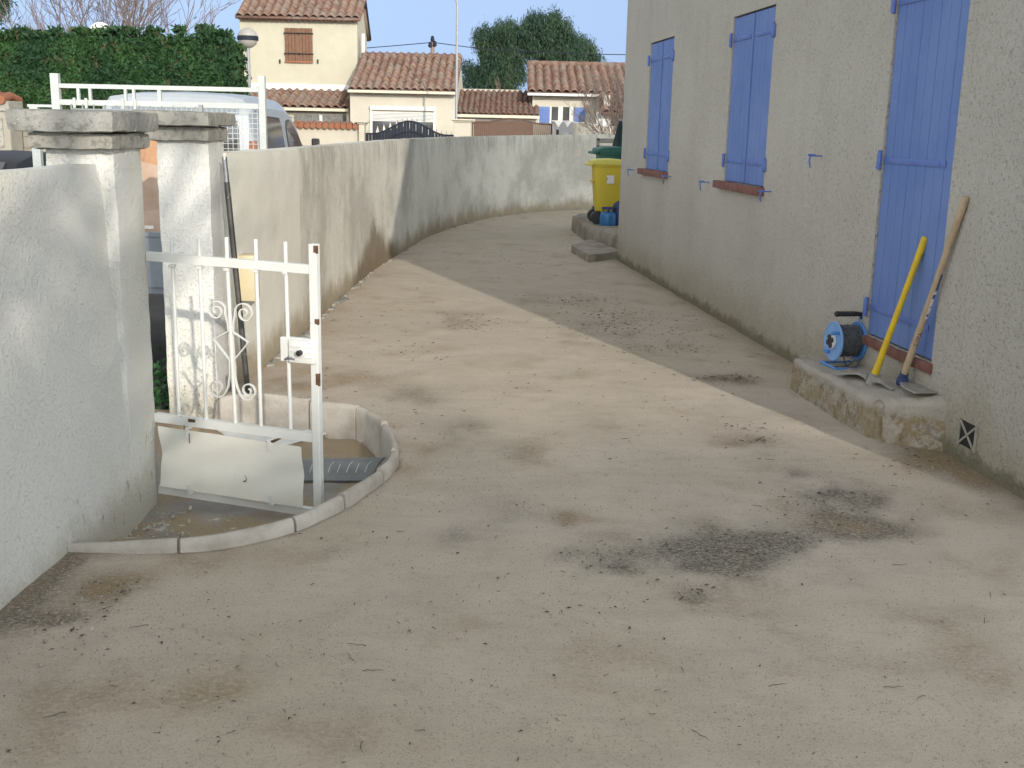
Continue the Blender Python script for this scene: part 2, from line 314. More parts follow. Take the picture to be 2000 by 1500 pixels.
# ------------------------------------------------------------------ mesh helpers
class MB:
    def __init__(s): s.v = []; s.f = []
    def add(s, vs, fs):
        k = len(s.v); s.v += [tuple(x) for x in vs]; s.f += [tuple(i + k for i in q) for q in fs]; return s
    def box(s, c, d, rot=None, bev=0, taper=1.):
        """centre, full dims, optional 3x3/Euler rotation; a bevelled box has chamfered edges"""
        hx, hy, hz = d[0] / 2, d[1] / 2, d[2] / 2
        bm = bmesh.new(); bmesh.ops.create_cube(bm, size=1)
        for v in bm.verts:
            t = taper if v.co.z > 0 else 1
            v.co = Vector((v.co.x * d[0] * t, v.co.y * d[1] * t, v.co.z * d[2]))
        if bev > 0: bmesh.ops.bevel(bm, geom=bm.edges[:], offset=min(bev, min(d) * .45), segments=2, affect='EDGES', profile=.5)
        Rm = rot if rot is not None else Matrix.Identity(3)
        if isinstance(Rm, Euler): Rm = Rm.to_matrix()
        bm.verts.index_update(); c = Vector(c)
        s.add([Rm @ v.co + c for v in bm.verts], [[v.index for v in f.verts] for f in bm.faces]); bm.free(); return s
    def tube(s, pts, r, n=8, cap=True, sq=None):
        pts = [Vector(p) for p in pts]; m = len(pts); rs = r if isinstance(r, (list, tuple)) else [r] * m
        t0 = (pts[1] - pts[0]).normalized(); a = t0.orthogonal().normalized()
        if sq is not None: a = (sq - t0 * sq.dot(t0)).normalized()
        vs = []
        for i, p in enumerate(pts):
            t = ((pts[min(i + 1, m - 1)] - pts[max(i - 1, 0)])).normalized()
            a = (a - t * a.dot(t)); a = a.normalized() if a.length > 1e-6 else t.orthogonal().normalized(); b = t.cross(a)
            for k in range(n):
                th = 2 * math.pi * (k + (.5 if n == 4 else 0)) / n
                vs.append(p + (a * math.cos(th) + b * math.sin(th)) * rs[i])
        fs = [(i * n + k, i * n + (k + 1) % n, (i + 1) * n + (k + 1) % n, (i + 1) * n + k) for i in range(m - 1) for k in range(n)]
        if cap: fs += [tuple(range(n - 1, -1, -1)), tuple(range((m - 1) * n, m * n))]
        return s.add(vs, fs)
    def bar(s, a, b, w, h, side):
        """rectangular bar from a to b; w along 'side', h across"""
        a, b = Vector(a), Vector(b); t = (b - a).normalized(); x = Vector(side); x = (x - t * x.dot(t)).normalized(); y = t.cross(x)
        vs = [p + x * sx * w / 2 + y * sy * h / 2 for p in (a, b) for sx, sy in ((-1, -1), (1, -1), (1, 1), (-1, 1))]
        return s.add(vs, [(0, 3, 2, 1), (4, 5, 6, 7)] + [(i, (i + 1) % 4, 4 + (i + 1) % 4, 4 + i) for i in range(4)])
    def lathe(s, prof, c=(0, 0, 0), n=24, axis=None):
        """profile of (r, z) about an axis"""
        c = Vector(c); ax = Vector(axis).normalized() if axis is not None else Vector((0, 0, 1)); a = ax.orthogonal().normalized(); b = ax.cross(a); vs = []
        for r, z in prof:
            for k in range(n):
                th = 2 * math.pi * k / n; vs.append(c + ax * z + (a * math.cos(th) + b * math.sin(th)) * r)
        m = len(prof); fs = [(i * n + k, i * n + (k + 1) % n, (i + 1) * n + (k + 1) % n, (i + 1) * n + k) for i in range(m - 1) for k in range(n)]
        fs += [tuple(range(n - 1, -1, -1)), tuple(range((m - 1) * n, m * n))]
        return s.add(vs, fs)
    def prism(s, poly, z0, z1):
        n = len(poly); vs = [(p[0], p[1], z0) for p in poly] + [(p[0], p[1], z1) for p in poly]
        return s.add(vs, [tuple(range(n - 1, -1, -1)), tuple(range(n, 2 * n))] + [(i, (i + 1) % n, n + (i + 1) % n, n + i) for i in range(n)])
    def hull(s, front, back):
        """two matching outlines joined"""
        n = len(front); return s.add(list(front) + list(back), [tuple(range(n)), tuple(range(2 * n - 1, n - 1, -1))] + [(i, n + i, n + (i + 1) % n, (i + 1) % n) for i in range(n)])
    def build(s, name, m, parent=None, smooth=False, sharp=30, loc=None):
        me = bpy.data.meshes.new(name); me.from_pydata([tuple(v) for v in s.v], [], s.f)
        bm = bmesh.new(); bm.from_mesh(me); bmesh.ops.recalc_face_normals(bm, faces=bm.faces[:]); bm.to_mesh(me); bm.free()
        if smooth:
            for p in me.polygons: p.use_smooth = True
            try: me.set_sharp_from_angle(angle=rad(sharp))
            except Exception: pass
        me.materials.append(m); o = bpy.data.objects.new(name, me); COL.objects.link(o)
        if parent is not None:
            o.parent = parent; pl = parent_world(parent); o.location = -pl
        return o
def parent_world(p):
    v = Vector((0, 0, 0))
    while p is not None: v += p.location; p = p.parent
    return v
def tag(o, label=None, cat=None, group=None, kind=None):
    if label: o['label'] = label
    if cat: o['category'] = cat
    if group: o['group'] = group
    if kind: o['kind'] = kind
    return o
def empty(name, loc, label, cat, group=None):
    o = bpy.data.objects.new(name, None); COL.objects.link(o); o.location = loc; o.empty_display_size = .2
    return tag(o, label, cat, group)
def roughen(o, amp, sc, seed=0, axes=(1, 1, 1)):
    for v in o.data.vertices:
        n = noise.noise_vector(v.co * sc + Vector((seed, seed, seed)))
        v.co += Vector((n.x * axes[0], n.y * axes[1], n.z * axes[2])) * amp
def gridbox(x0, x1, y0, y1, z0, z1, seg=.04):
    """a box whose faces are finely divided, for roughening"""
    bm = bmesh.new(); bmesh.ops.create_cube(bm, size=1)
    n = [max(1, int(abs(b - a) / seg)) for a, b in ((x0, x1), (y0, y1), (z0, z1))]
    for ax in range(3):
        for k in range(1, n[ax]):
            pos = -.5 + k / n[ax]; no = [0, 0, 0]; no[ax] = 1; co = [0, 0, 0]; co[ax] = pos
            bmesh.ops.bisect_plane(bm, geom=bm.verts[:] + bm.edges[:] + bm.faces[:], plane_co=co, plane_no=no)
    for v in bm.verts: v.co = Vector((x0 + (v.co.x + .5) * (x1 - x0), y0 + (v.co.y + .5) * (y1 - y0), z0 + (v.co.z + .5) * (z1 - z0)))
    bm.verts.index_update(); vs = [v.co.copy() for v in bm.verts]; fs = [[v.index for v in f.verts] for f in bm.faces]; bm.free(); return vs, fs
def roundcorners(vs, x0, x1, y0, y1, z0, z1, r):
    out = []
    for v in vs:
        c = Vector((min(max(v.x, x0 + r), x1 - r), min(max(v.y, y0 + r), y1 - r), min(max(v.z, z0 + r), z1 - r)))
        d = v - c; out.append(c + d.normalized() * min(d.length, r) if d.length > r else v)
    return out

# ------------------------------------------------------------------ the ground
EDG = [g(u, v, .035) for u, v in [(150, 1057), (350, 1060), (470, 1045), (570, 1020), (650, 985), (720, 942), (763, 905), (770, 872), (752, 832), (700, 802), (607, 787), (500, 777)]]
EDG = [Vector((-1.66, EDG[0].y, 0))] + EDG[1:] + [Vector((-1.66, EDG[-1].y + .02, 0))]
def smooth_path(P, n=4):
    out = []
    for i in range(len(P) - 1):
        p0, p1, p2, p3 = P[max(i - 1, 0)], P[i], P[i + 1], P[min(i + 2, len(P) - 1)]
        for k in range(n):
            t = k / n; out.append(.5 * ((2 * p1) + (p2 - p0) * t + (2 * p0 - 5 * p1 + 4 * p2 - p3) * t * t + (3 * p1 - p0 - 3 * p2 + p3) * t ** 3))
    out.append(P[-1]); return out
EP = smooth_path(EDG, 5)
poly = [(p.x, p.y) for p in EP] + [(-2.6, EP[-1].y), (-2.6, EP[0].y)]
def inpoly(X, Y, P):
    ins = np.zeros(X.shape, bool); j = len(P) - 1
    for i in range(len(P)):
        xi, yi = P[i]; xj, yj = P[j]
        with np.errstate(divide='ignore', invalid='ignore'):
            c = ((yi > Y) != (yj > Y)) & (X < (xj - xi) * (Y - yi) / (yj - yi + 1e-12) + xi)
        ins ^= c; j = i
    return ins
xs = np.concatenate([[-600, -200, -60, -20, -8, -4], np.arange(-2.4, 3.2, .024), [4, 8, 20, 60, 200, 600]])
ys = [1.7]
while ys[-1] < 25: ys.append(ys[-1] + max(.02, .0055 * ys[-1]))
ys = np.concatenate([[-600, -200, -60, -20, -6, 0, 1], ys, [27, 40, 80, 200, 600]])
X, Y = np.meshgrid(xs, ys); Z = np.zeros_like(X)
stain = np.zeros(X.shape + (2,))
# damp and moss: (u, v, half-width px, half-height px, moss, brown)
patches = [(1450, 1065, 150, 45, 1.0, 0), (1390, 1090, 60, 22, .8, 0), (1330, 1085, 60, 25, .55, 0), (1560, 1065, 100, 28, .7, 0), (1600, 955, 45, 28, .95, 0), (1640, 1000, 90, 30, .8, .1),
 (1720, 985, 45, 30, .9, 0), (1740, 1025, 70, 25, .7, .15), (1650, 1030, 90, 22, .5, .2), (1390, 1025, 45, 22, .35, .1), (1180, 1090, 70, 22, .7, 0), (1115, 1090, 40, 16, .55, 0), (1110, 1010, 35, 14, .6, .25), (1260, 1080, 60, 20, .5, 0), (1190, 1045, 60, 10, .4, .15),
 (990, 1000, 70, 30, .45, 0), (900, 1045, 70, 16, .35, 0), (660, 1078, 35, 14, .4, 0), (910, 835, 42, 20, .75, .1), (960, 875, 95, 14, .5, .2), (880, 1050, 40, 18, .3, 0), (785, 765, 75, 14, .6, .2), (730, 745, 60, 10, .35, .25), (820, 785, 50, 10, .4, .2),
 (640, 740, 90, 22, .25, .35), (780, 835, 50, 16, .4, .3), (760, 915, 60, 12, .1, .5), (850, 870, 70, 10, .1, .3), (610, 720, 60, 16, .1, .4),
 (215, 1150, 55, 26, .6, .5), (60, 1150, 40, 22, 1.0, .15), (120, 1205, 80, 18, .8, .1), (30, 1180, 30, 16, .9, .15), (1500, 1075, 190, 22, .6, 0), (1690, 1045, 90, 16, .6, 0), (1560, 930, 30, 14, .8, 0), (1240, 1105, 110, 14, .4, 0), (110, 1100, 70, 16, .75, .2), (180, 1070, 70, 12, .6, .3), (300, 1070, 120, 8, .4, .5), (420, 1090, 60, 20, .2, .25), (250, 1125, 60, 12, .3, .4),
 (400, 1340, 100, 60, .12, .35), (480, 1270, 90, 40, .05, .3), (90, 1330, 40, 60, .1, .35), (560, 1085, 70, 18, .1, .4),
 (1430, 740, 60, 8, .6, .1), (1380, 735, 60, 6, .4, .1), (1480, 860, 50, 12, .5, .2), (1420, 865, 50, 8, .3, .1), (1400, 898, 40, 6, .3, .1), (1260, 690, 80, 10, .25, .1),
 (900, 630, 60, 14, .3, .1), (910, 612, 60, 6, .25, .1), (1120, 585, 70, 12, .25, .05), (1190, 640, 90, 16, .25, .05), (1850, 900, 120, 30, .45, .3), (1930, 950, 60, 40, .55, .3), (1900, 1000, 90, 20, .2, .3), (1800, 880, 60, 14, .4, .2),
 (1350, 1160, 30, 10, .5, 0), (1330, 1145, 30, 12, .3, .1), (1620, 1190, 120, 20, .1, .1), (1060, 990, 25, 6, .1, .5), (1100, 1005, 50, 5, .2, .5), (1150, 1015, 60, 5, .15, .5), (820, 1180, 60, 8, .15, 0), (1270, 1375, 60, 16, .2, .1),
 (1100, 1340, 90, 12, 0, .25), (1750, 1300, 160, 20, .12, .2), (1850, 1200, 140, 20, .15, .1), (480, 780, 40, 14, .3, .4), (560, 745, 40, 8, .3, .3)]
fin = (X > -2.4) & (X < 3.2) & (Y > 1.6) & (Y < 25.5)
iy, ix = np.nonzero(fin)
NV = np.array([noise.fractal(Vector((X[a, b] * 3.1, Y[a, b] * 2.4, 0)), 1, 2, 5) for a, b in zip(iy, ix)])
NW = np.array([noise.fractal(Vector((X[a, b] * 9, Y[a, b] * 6, 3)), 1, 2, 3) for a, b in zip(iy, ix)])
n1 = np.zeros_like(X); n2 = np.zeros_like(X); n1[iy, ix] = NV; n2[iy, ix] = NW
Xw = X + .05 * n2; Yw = Y + .10 * n1
for (u, v, a, b, mo, br) in patches:
    c = g(u, v); ex = (g(u + a, v) - c).x; p1, p2 = g(u, v - b), g(u, v + b); ey = abs(p1.y - p2.y) / 2 + .01
    e = np.exp(-(((Xw - c.x) / ex) ** 2 + ((Yw - c.y) / ey) ** 2) * 1.1) * np.clip(.75 + 1.1 * n1, 0, 1.4)
    stain[..., 0] += mo * e * 1.1; stain[..., 1] += br * e * 1.3
# moss creeping out from the house foot and the left wall
hx = 1.259 + .1127 * (13.688 - Y)
f1 = np.exp(-np.clip(hx - X, 0, 9) / (.07 + .10 * np.clip(n1 + .5, 0, 1))); stain[..., 0] += .45 * f1 * (Y < 13.8); stain[..., 1] += .45 * f1 * (Y < 13.8)
f2 = np.exp(-np.clip(X + 1.62, 0, 9) / (.05 + .10 * np.clip(n1 + .4, 0, 1))); stain[..., 0] += 1.2 * f2 * (Y < 4.1); stain[..., 1] += .25 * f2 * (Y < 4.3) + .35 * f2 * (Y > 6.4)
stain[..., 1] += np.clip(n1 - .12, 0, 1) * .5 * fin
stain[..., 0] += np.clip(n1 * .8 + n2 * .4 - .30, 0, 1) * .3 * fin
stain = np.clip(stain, 0, 1)
Z += (.006 * n1 + .002 * n2) * fin
hole = inpoly(X, Y, poly) | ((X < -1.70) & (Y < 13) & (Y > 1.5))
Z[hole] = -.30
idx = np.arange(X.size).reshape(X.shape)
verts = np.stack([X, Y, Z], -1).reshape(-1, 3)
fc = np.stack([idx[:-1, :-1], idx[:-1, 1:], idx[1:, 1:], idx[1:, :-1]], -1).reshape(-1, 4)
me = bpy.data.meshes.new('ground'); me.from_pydata(verts.tolist(), [], fc.tolist())
ca = me.color_attributes.new('stain', 'FLOAT_COLOR', 'POINT')
cc = np.zeros((X.size, 4), np.float32); cc[:, :2] = stain.reshape(-1, 2); cc[:, 3] = 1; ca.data.foreach_set('color', cc.ravel())
for p in me.polygons: p.use_smooth = True
me.materials.append(M['sand']); go = bpy.data.objects.new('ground', me); COL.objects.link(go); tag(go, 'pale sandy gravel yard with dark moss patches', kind='structure')

# apron inside the kerb ring, 17 cm lower than the yard, and the street outside
ax = np.arange(-2.4, -.45, .03); ay = np.arange(3.85, 6.5, .03); mb = MB(); vs = []; 
for y in ay:
    for x in ax:
        n = noise.fractal(Vector((x * 4, y * 4, 1)), 1, 2, 4)
        near = max(0, min(1, (4.45 - y) / .4)); z = -.165 + .10 * near + .012 * n
        if y > 5.6: z += .02 * n + .015
        vs.append((x, y, z))
nx = len(ax); mb.add(vs, [(j * nx + i, j * nx + i + 1, (j + 1) * nx + i + 1, (j + 1) * nx + i) for j in range(len(ay) - 1) for i in range(nx - 1)])
tag(mb.build('gate_path', M['apron'], smooth=True), 'sunken concrete pad behind the white gate', kind='structure')
mb = MB(); mb.prism([(-9.5, -30), (-1.9, -30), (-1.9, 13.2), (-1.7, 16.8), (-.9, 20.2), (.4, 22.6), (6, 24.6), (14, 25.5), (30, 26), (30, 30.4), (-9.5, 30.4)], -.26, -.20)
tag(mb.build('street', M['asphalt']), 'grey asphalt street beyond the yard wall', kind='structure')
mb = MB(); mb.prism([(-12, 30.5), (30, 30.5), (30, 31.9), (-12, 31.9)], -.26, -.08)
tag(mb.build('pavement', M['kerb']), 'pavement in front of the far houses', kind='structure')

# ------------------------------------------------------------------ edging slabs around the sunken pad
cum = [0]
for i in range(1, len(EP)): cum.append(cum[-1] + (EP[i] - EP[i - 1]).length)
def ep(t):
    for i in range(1, len(EP)):
        if cum[i] >= t or i == len(EP) - 1:
            k = (t - cum[i - 1]) / max(1e-6, cum[i] - cum[i - 1]); return EP[i - 1].lerp(EP[i], k)
Lt = cum[-1]
def t_of(u, v):
    q = g(u, v, .035); return cum[min(range(len(EP)), key=lambda i: (EP[i] - Vector((q.x, q.y, 0))).length)]
joints = [0, t_of(350, 1060), t_of(572, 1020), t_of(672, 975), t_of(735, 930), t_of(768, 885), t_of(752, 832), t_of(700, 803), t_of(607, 787), Lt]
elab = ['edging slab meeting the foot of the left white wall', 'long rounded edging slab second from the left white wall', 'edging slab just in front of the gate post', 'edging slab right of the gate post foot',
        'short edging slab on the near right of the curve', 'edging slab at the rightmost bend of the curve', 'edging slab behind the rightmost bend, stained inner face', 'upright edging slab on the far curve with pinkish inner face', 'farthest edging slab ending under the leaning black pole']
for k in range(len(joints) - 1):
    a, b = joints[k] + .006, joints[k + 1] - .006; n = max(3, int((b - a) / .05)); vs = []
    tilt = random.uniform(-.008, .008); lift = random.uniform(-.004, .006)
    prof = [(-.019, -.30), (-.021, -.01), (-.017, .012), (-.008, .021), (.006, .021), (.016, .012), (.021, -.01), (.019, -.30)]
    for i in range(n + 1):
        t = a + (b - a) * i / n; p = ep(t); q = (ep(min(t + .03, Lt)) - ep(max(t - .03, 0))).normalized(); nn = Vector((q.y, -q.x, 0))
        for (o_, z) in prof:
            w_ = noise.noise(Vector((t * 9, o_ * 40, k))) * .006
            vs.append(p + nn * (o_ + w_) + Vector((0, 0, z + lift + tilt * (i / n - .5) * 2 + (w_ * .8 if z > 0 else 0))))
    m_ = len(prof); fs = [(i * m_ + j, i * m_ + (j + 1) % m_, (i + 1) * m_ + (j + 1) % m_, (i + 1) * m_ + j) for i in range(n) for j in range(m_)]
    fs += [tuple(range(m_)), tuple(range((n + 1) * m_ - 1, n * m_ - 1, -1))]
    mb = MB(); mb.add(vs, fs); tag(mb.build('edging_slab', M['edging'], smooth=True, sharp=40), elab[k], 'edging slab', 'concrete edging slabs in a ring around the gate pad')

# ------------------------------------------------------------------ left wall and gate pillars
def wallstrip(name, pts_in, thick, z0, z1f, m, side=-1, seg=.05, zseg=.06, batter=0., rough=.004, parent=None, mi=None):
    """a plastered wall along a ground path; z1f(i,t) gives the top; side=-1 puts the thickness towards -x"""
    P = [Vector(p) for p in pts_in]; L_ = [0]
    for i in range(1, len(P)): L_.append(L_[-1] + (P[i] - P[i - 1]).length)
    n = max(2, int(L_[-1] / seg)); ring = []; nz = int(1.6 / zseg)
    def at(t):
        for i in range(1, len(P)):
            if L_[i] >= t - 1e-9: return P[i - 1].lerp(P[i], (t - L_[i - 1]) / max(1e-9, L_[i] - L_[i - 1]))
        return P[-1]
    vs = []; cols = []
    for i in range(n + 1):
        t = L_[-1] * i / n; p = at(t); d = (at(min(t + .05, L_[-1])) - at(max(t - .05, 0))).normalized(); nn = Vector((-d.y, d.x, 0)) * (1 if side > 0 else -1)
        nn = -nn if False else nn
        top = z1f(p); col = []
        for k in range(nz + 1):
            z = z0 + (top - z0) * k / nz; q = p + Vector((0, 0, z)); off = noise.fractal(Vector((q.x * 5, q.y * 5, q.z * 5)), 1, 2, 4) * rough
            inset = .012 if k == nz else 0
            q = q - nn * (off * -1) + nn * (-batter * min(0, -(z)) ) + nn * inset; col.append(q)
        for k in (2, 1, 0):
            q = p + nn * (thick - (.012 if k == 2 else 0)) + Vector((0, 0, z0 + (top - z0) * (1 if k == 2 else (.97 if k == 1 else 0)))); col.append(q)
        vs += col; m_ = len(col)
    fs = [(i * m_ + j, i * m_ + j + 1, (i + 1) * m_ + j + 1, (i + 1) * m_ + j) for i in range(n) for j in range(m_ - 1)]
    fs += [tuple(range(m_)), tuple(range((n + 1) * m_ - 1, n * m_ - 1, -1))]
    mb = MB(); mb.add(vs, fs); return mb.build(name, m, parent, smooth=True, sharp=50)
# direction +y, thickness towards -x : nn must be (-1,0)
lw = wallstrip('garden_wall', [(-1.60, 0.4, 0), (-1.635, 3.4, 0), (-1.605, 4.05, 0), (-1.62, 4.57, 0)], .17, -.32, lambda p: 1.375 + .012 * noise.noise(Vector((p.y * 2, 0, 0))), M['white_plaster'], side=1, batter=.045, rough=.005)
tag(lw, 'bright white rough plastered wall at the left edge of the yard', 'wall')

def pillar(name, x0, x1, y0, y1, ztop, label, caps, mcap, join=.035, extra=None):
    root = empty(name, ((x0 + x1) / 2, (y0 + y1) / 2, -.2), label, 'gate pillar')
    vs, fs = gridbox(x0, x1, y0, y1, -.32, ztop, .045); vs = roundcorners(vs, x0, x1, y0, y1, -.5, ztop + .2, .018)
    mb = MB(); mb.add(vs, fs); o = mb.build('shaft', M['white_plaster'], root, smooth=True, sharp=60); roughen(o, .006, 5, 3); roughen(o, .003, 26, 5)
    for i, (a0, a1, b0, b1, c0, c1) in enumerate(caps):
        vs, fs = gridbox(a0, a1, b0, b1, c0, c1, .025); vs = roundcorners(vs, a0, a1, b0, b1, c0, c1, .014)
        mb = MB(); mb.add(vs, fs); o = mb.build('cap_slab', mcap[i], root, smooth=True, sharp=60); roughen(o, .005, 7, i); roughen(o, .004, 32, 7)
    return root
pL = pillar('gate_pillar', -1.90, -1.615, 4.55, 4.885, 1.438, 'near gate pillar with two overhanging blackened concrete caps', [(-1.935, -1.592, 4.47, 4.93, 1.432, 1.498), (-1.985, -1.565, 4.41, 4.985, 1.502, 1.585)], [M['cap2'], M['cap']])
pR = pillar('gate_pillar', -1.985, -1.69, 6.225, 6.53, 1.452, 'far gate pillar with pale weathered caps beside the leaning black pole', [(-2.03, -1.672, 6.17, 6.58, 1.446, 1.524), (-2.07, -1.645, 6.08, 6.68, 1.528, 1.602)], [M['cap2'], M['cap2']])
# curved yard wall
WP = [(520, 730), (600, 650), (640, 600), (720, 530), (770, 500), (850, 457), (950, 427), (1050, 414), (1150, 409)]
wp = [g(u, v) for u, v in WP]; wx = [Vector((-1.66, 6.52, 0)), Vector((-1.625, 6.9, 0)), Vector((-1.60, 7.6, 0)), Vector((-1.585, 8.34, 0)), Vector((-1.59, 9.6, 0)), Vector((-1.575, 10.9, 0)), Vector((-1.55, 12.1, 0)), Vector((-1.44, 13.75, 0))] + wp[5:] + [Vector((3.0, 23.6, 0)), Vector((5.0, 24.2, 0)), Vector((9, 24.8, 0))]
wx = smooth_path(wx, 6)
def wtop(p):
    pts = [(6.5, 1.38), (8.34, 1.375), (12, 1.378), (13.6, 1.388), (16.8, 1.396), (19.9, 1.412), (21.7, 1.44), (22.8, 1.476), (30, 1.49)]
    return float(np.interp(p.y, [a for a, _ in pts], [b for _, b in pts])) + .004 * noise.noise(Vector((p.x * 3, p.y * 3, 0)))
cw = wallstrip('curved_yard_wall', wx, .18, -.32, wtop, M['old_plaster'], side=1, seg=.07, rough=.007)
tag(cw, 'long curved grey plaster wall with dark streaks and brown damp foot', 'wall')
# a crumbly mortar line at the foot of the wall
mb = MB()
for i in range(8, len(wx) - 8):
    if random.random() < .8:
        p = wx[i].lerp(wx[i + 1], random.random()); s_ = random.uniform(.02, .05)
        mb.box(p + Vector((.02, 0, .004)), (s_ * 1.2, s_ * random.uniform(2, 8), .022), Euler((0, 0, random.uniform(-.3, .3) - math.atan2(wx[i + 1].x - wx[i].x, wx[i + 1].y - wx[i].y))), .008)
o = mb.build('mortar_crumbs', M['cap2'], smooth=True); roughen(o, .008, 20); tag(o, 'pale mortar crumbs along the foot of the curved wall', kind='stuff')

# ------------------------------------------------------------------ the house on the right
HA = Vector((1.259, 13.688, 0)); DH = Vector((.1127, -1, 0)).normalized(); NH = Vector((DH.y, -DH.x, 0))
if NH.x > 0: NH = -NH
def H(s, z, off=0.): return HA + DH * s + NH * off + Vector((0, 0, z))
house = empty('house', HA, 'two coloured rendered house wall with blue shutters on the right'.replace('two coloured', 'beige rough'), 'house')
holes = [(1.30, 2.32, 1.15, 2.47), (4.25, 5.27, 1.16, 2.47), (7.28, 8.10, .415, 2.52)]
WL, WZ = 9.62, 3.22
ss = sorted({0, WL} | {h[0] for h in holes} | {h[1] for h in holes}); zs = sorted({-.32, WZ} | {h[2] for h in holes} | {h[3] for h in holes})
mb = MB(); dep = .055
def inhole(s, z): return any(a < s < b and c < z < d for a, b, c, d in holes)
for i in range(len(ss) - 1):
    for j in range(len(zs) - 1):
        a, b, c, d = ss[i], ss[i + 1], zs[j], zs[j + 1]
        if inhole((a + b) / 2, (c + d) / 2): continue
        mb.add([H(a, c), H(b, c), H(b, d), H(a, d)], [(0, 1, 2, 3)])
for a, b, c, d in holes:
    for q in ([(a, c), (a, d)], [(b, c), (b, d)], [(a, c), (b, c)], [(a, d), (b, d)]):
        mb.add([H(*q[0]), H(*q[1]), H(*q[1], -dep), H(*q[0], -dep)], [(0, 1, 2, 3)])
    mb.add([H(a, c, -dep), H(b, c, -dep), H(b, d, -dep), H(a, d, -dep)], [(0, 1, 2, 3)])
RZ = 5.25; DEEP = 8.0
mid = WL / 2
mb.add([H(0, WZ), H(WL, WZ), H(mid, RZ - .12)], [(0, 1, 2)])
for s0 in (0, WL): mb.add([H(s0, -.32), H(s0, WZ), H(s0, WZ, -DEEP), H(s0, -.32, -DEEP)], [(0, 1, 2, 3)])
mb.add([H(0, -.32, -DEEP), H(WL, -.32, -DEEP), H(WL, WZ, -DEEP), H(mid, RZ - .12, -DEEP), H(0, WZ, -DEEP)], [(0, 1, 2, 3, 4)])
bm_me = mb.build('wall', M['crepi'], house)
# gable roof slabs, ridge runs away from the wall, verge flush with the wall
mb = MB(); sl_ = (RZ - WZ) / mid
for sg in (0, 1):
    e = -.42 if sg == 0 else WL + .42; ze = WZ + .10 - .42 * sl_ + .02
    A_, B_, C_, D_ = H(e, ze, .05), H(mid, RZ, .05), H(mid, RZ, -DEEP - .2), H(e, ze, -DEEP - .2)
    up = Vector((0, 0, .10)); mb.add([A_, B_, C_, D_, A_ + up, B_ + up, C_ + up, D_ + up], [(0, 1, 2, 3), (4, 5, 6, 7), (0, 1, 5, 4), (2, 3, 7, 6), (3, 0, 4, 7), (1, 2, 6, 5)])
mb.build('roof', M['tile'], house)
# unseen upper block, added to shade the far curved wall and the bins
mb = MB(); U = [(-.0, 3.0), (6.2, 3.0), (6.2, 7.9), (-.0, 7.9)]
mb.add([H(a_, z_, -b_) for z_ in (3.3, 6.4) for a_, b_ in U], [(0, 1, 5, 4), (1, 2, 6, 5), (2, 3, 7, 6), (3, 0, 4, 7), (0, 3, 2, 1), (4, 5, 6, 7)]); mb.build('shade_block', M['crepi'], house)
# brick sills / threshold
for (a, b, z, h, ov) in ((1.16, 2.34, 1.125, .06, .055), (4.12, 5.30, 1.13, .06, .055), (7.22, 8.12, .385, .055, .02)):
    mb = MB(); n = int((b - a) / .11); wd = (b - a) / n
    for i in range(n):
        c = H(a + wd * (i + .5), z + random.uniform(-.0015, .0015), ov / 2 - dep / 2 + .002 + random.uniform(-.0015, .0015)); mb.box(c, (ov + dep, wd - .002, h), Matrix((NH, DH, Vector((0, 0, 1)))).transposed(), .006)
    mb.build('door_threshold' if z < 1 else 'window_sill', M['brick'], house, smooth=True)
HR = Matrix((NH, DH, Vector((0, 0, 1)))).transposed()
def leaf(a, b, z0, z1, hinge_side, hz, name='shutter'):
    """plank shutter leaf in the opening; hinge straps on the hinge side"""
    mb = MB(); n = max(3, round((b - a) / .10)); wd = (b - a) / n
    for i in range(n): mb.box(H(a + wd * (i + .5), (z0 + z1) / 2, -dep + .030 - .001 * (i % 2)), (.026, wd - .003, z1 - z0), HR, .003)
    mb.box(H((a + b) / 2, (z0 + z1) / 2, -dep + .010), (.012, b - a - .01, z1 - z0 - .01), HR)
    o = mb.build(name, M['blue'], house)
    for z in hz:
        mb = MB(); L_ = (b - a) * .9; e = a if hinge_side < 0 else b; c = e + (-hinge_side) * L_ / 2
        mb.box(H(c, z, -dep + .046), (.005, L_, .032), HR, .002)
        for k in range(3): mb.lathe([(.006, 0), (.005, .003), (0.001, .004)], H(e - hinge_side * (.08 + k * (L_ - .14) / 2), z, -dep + .0485), 8, NH)
        mb.lathe([(.011, -.055), (.013, -.05), (.013, .05), (.011, .055)], H(e + hinge_side * .012, z, .012), 10)
        mb.box(H(e + hinge_side * .028, z - .005, .006), (.022, .032, .085), HR, .004)
        mb.build('hinge', M['blue_iron'], o, smooth=True)
    return o
for (a, b, z0, z1) in holes[:2]:
    m_ = (a + b) / 2; o = leaf(a + .006, m_ - .004, z0 + .006, z1 - .012, -1, (z0 + .17, z1 - .18)); leaf(m_ + .004, b - .006, z0 + .006, z1 - .012, 1, (z0 + .17, z1 - .18))
    mb = MB(); mb.box(H(m_, (z0 + z1) / 2, -dep + .048), (.010, .04, z1 - z0 - .04), HR, .003); mb.build('cover_strip', M['blue'], o)
a, b, z0, z1 = holes[2]
dr = leaf(a + .008, b - .008, z0 + .01, z1 - .012, -1, (.58, 1.42, 2.27), 'door_shutter')
# blue wall catches: a bar out of the wall and a drop tongue
for (s_, z_) in ((.80, 1.12), (2.47, 1.12), (3.83, 1.13), (5.45, 1.14), (6.38, 1.42)):
    mb = MB(); mb.bar(H(s_, z_, 0), H(s_, z_, .085), .009, .009, DH); mb.box(H(s_, z_ + .004, .07), (.05, .012, .016), HR, .003)
    mb.tube([H(s_, z_, .078), H(s_ - .004, z_ - .03, .082), H(s_ - .012, z_ - .075, .07)], [.006, .006, .004], 8); mb.build('shutter_catch', M['blue_iron'], house)
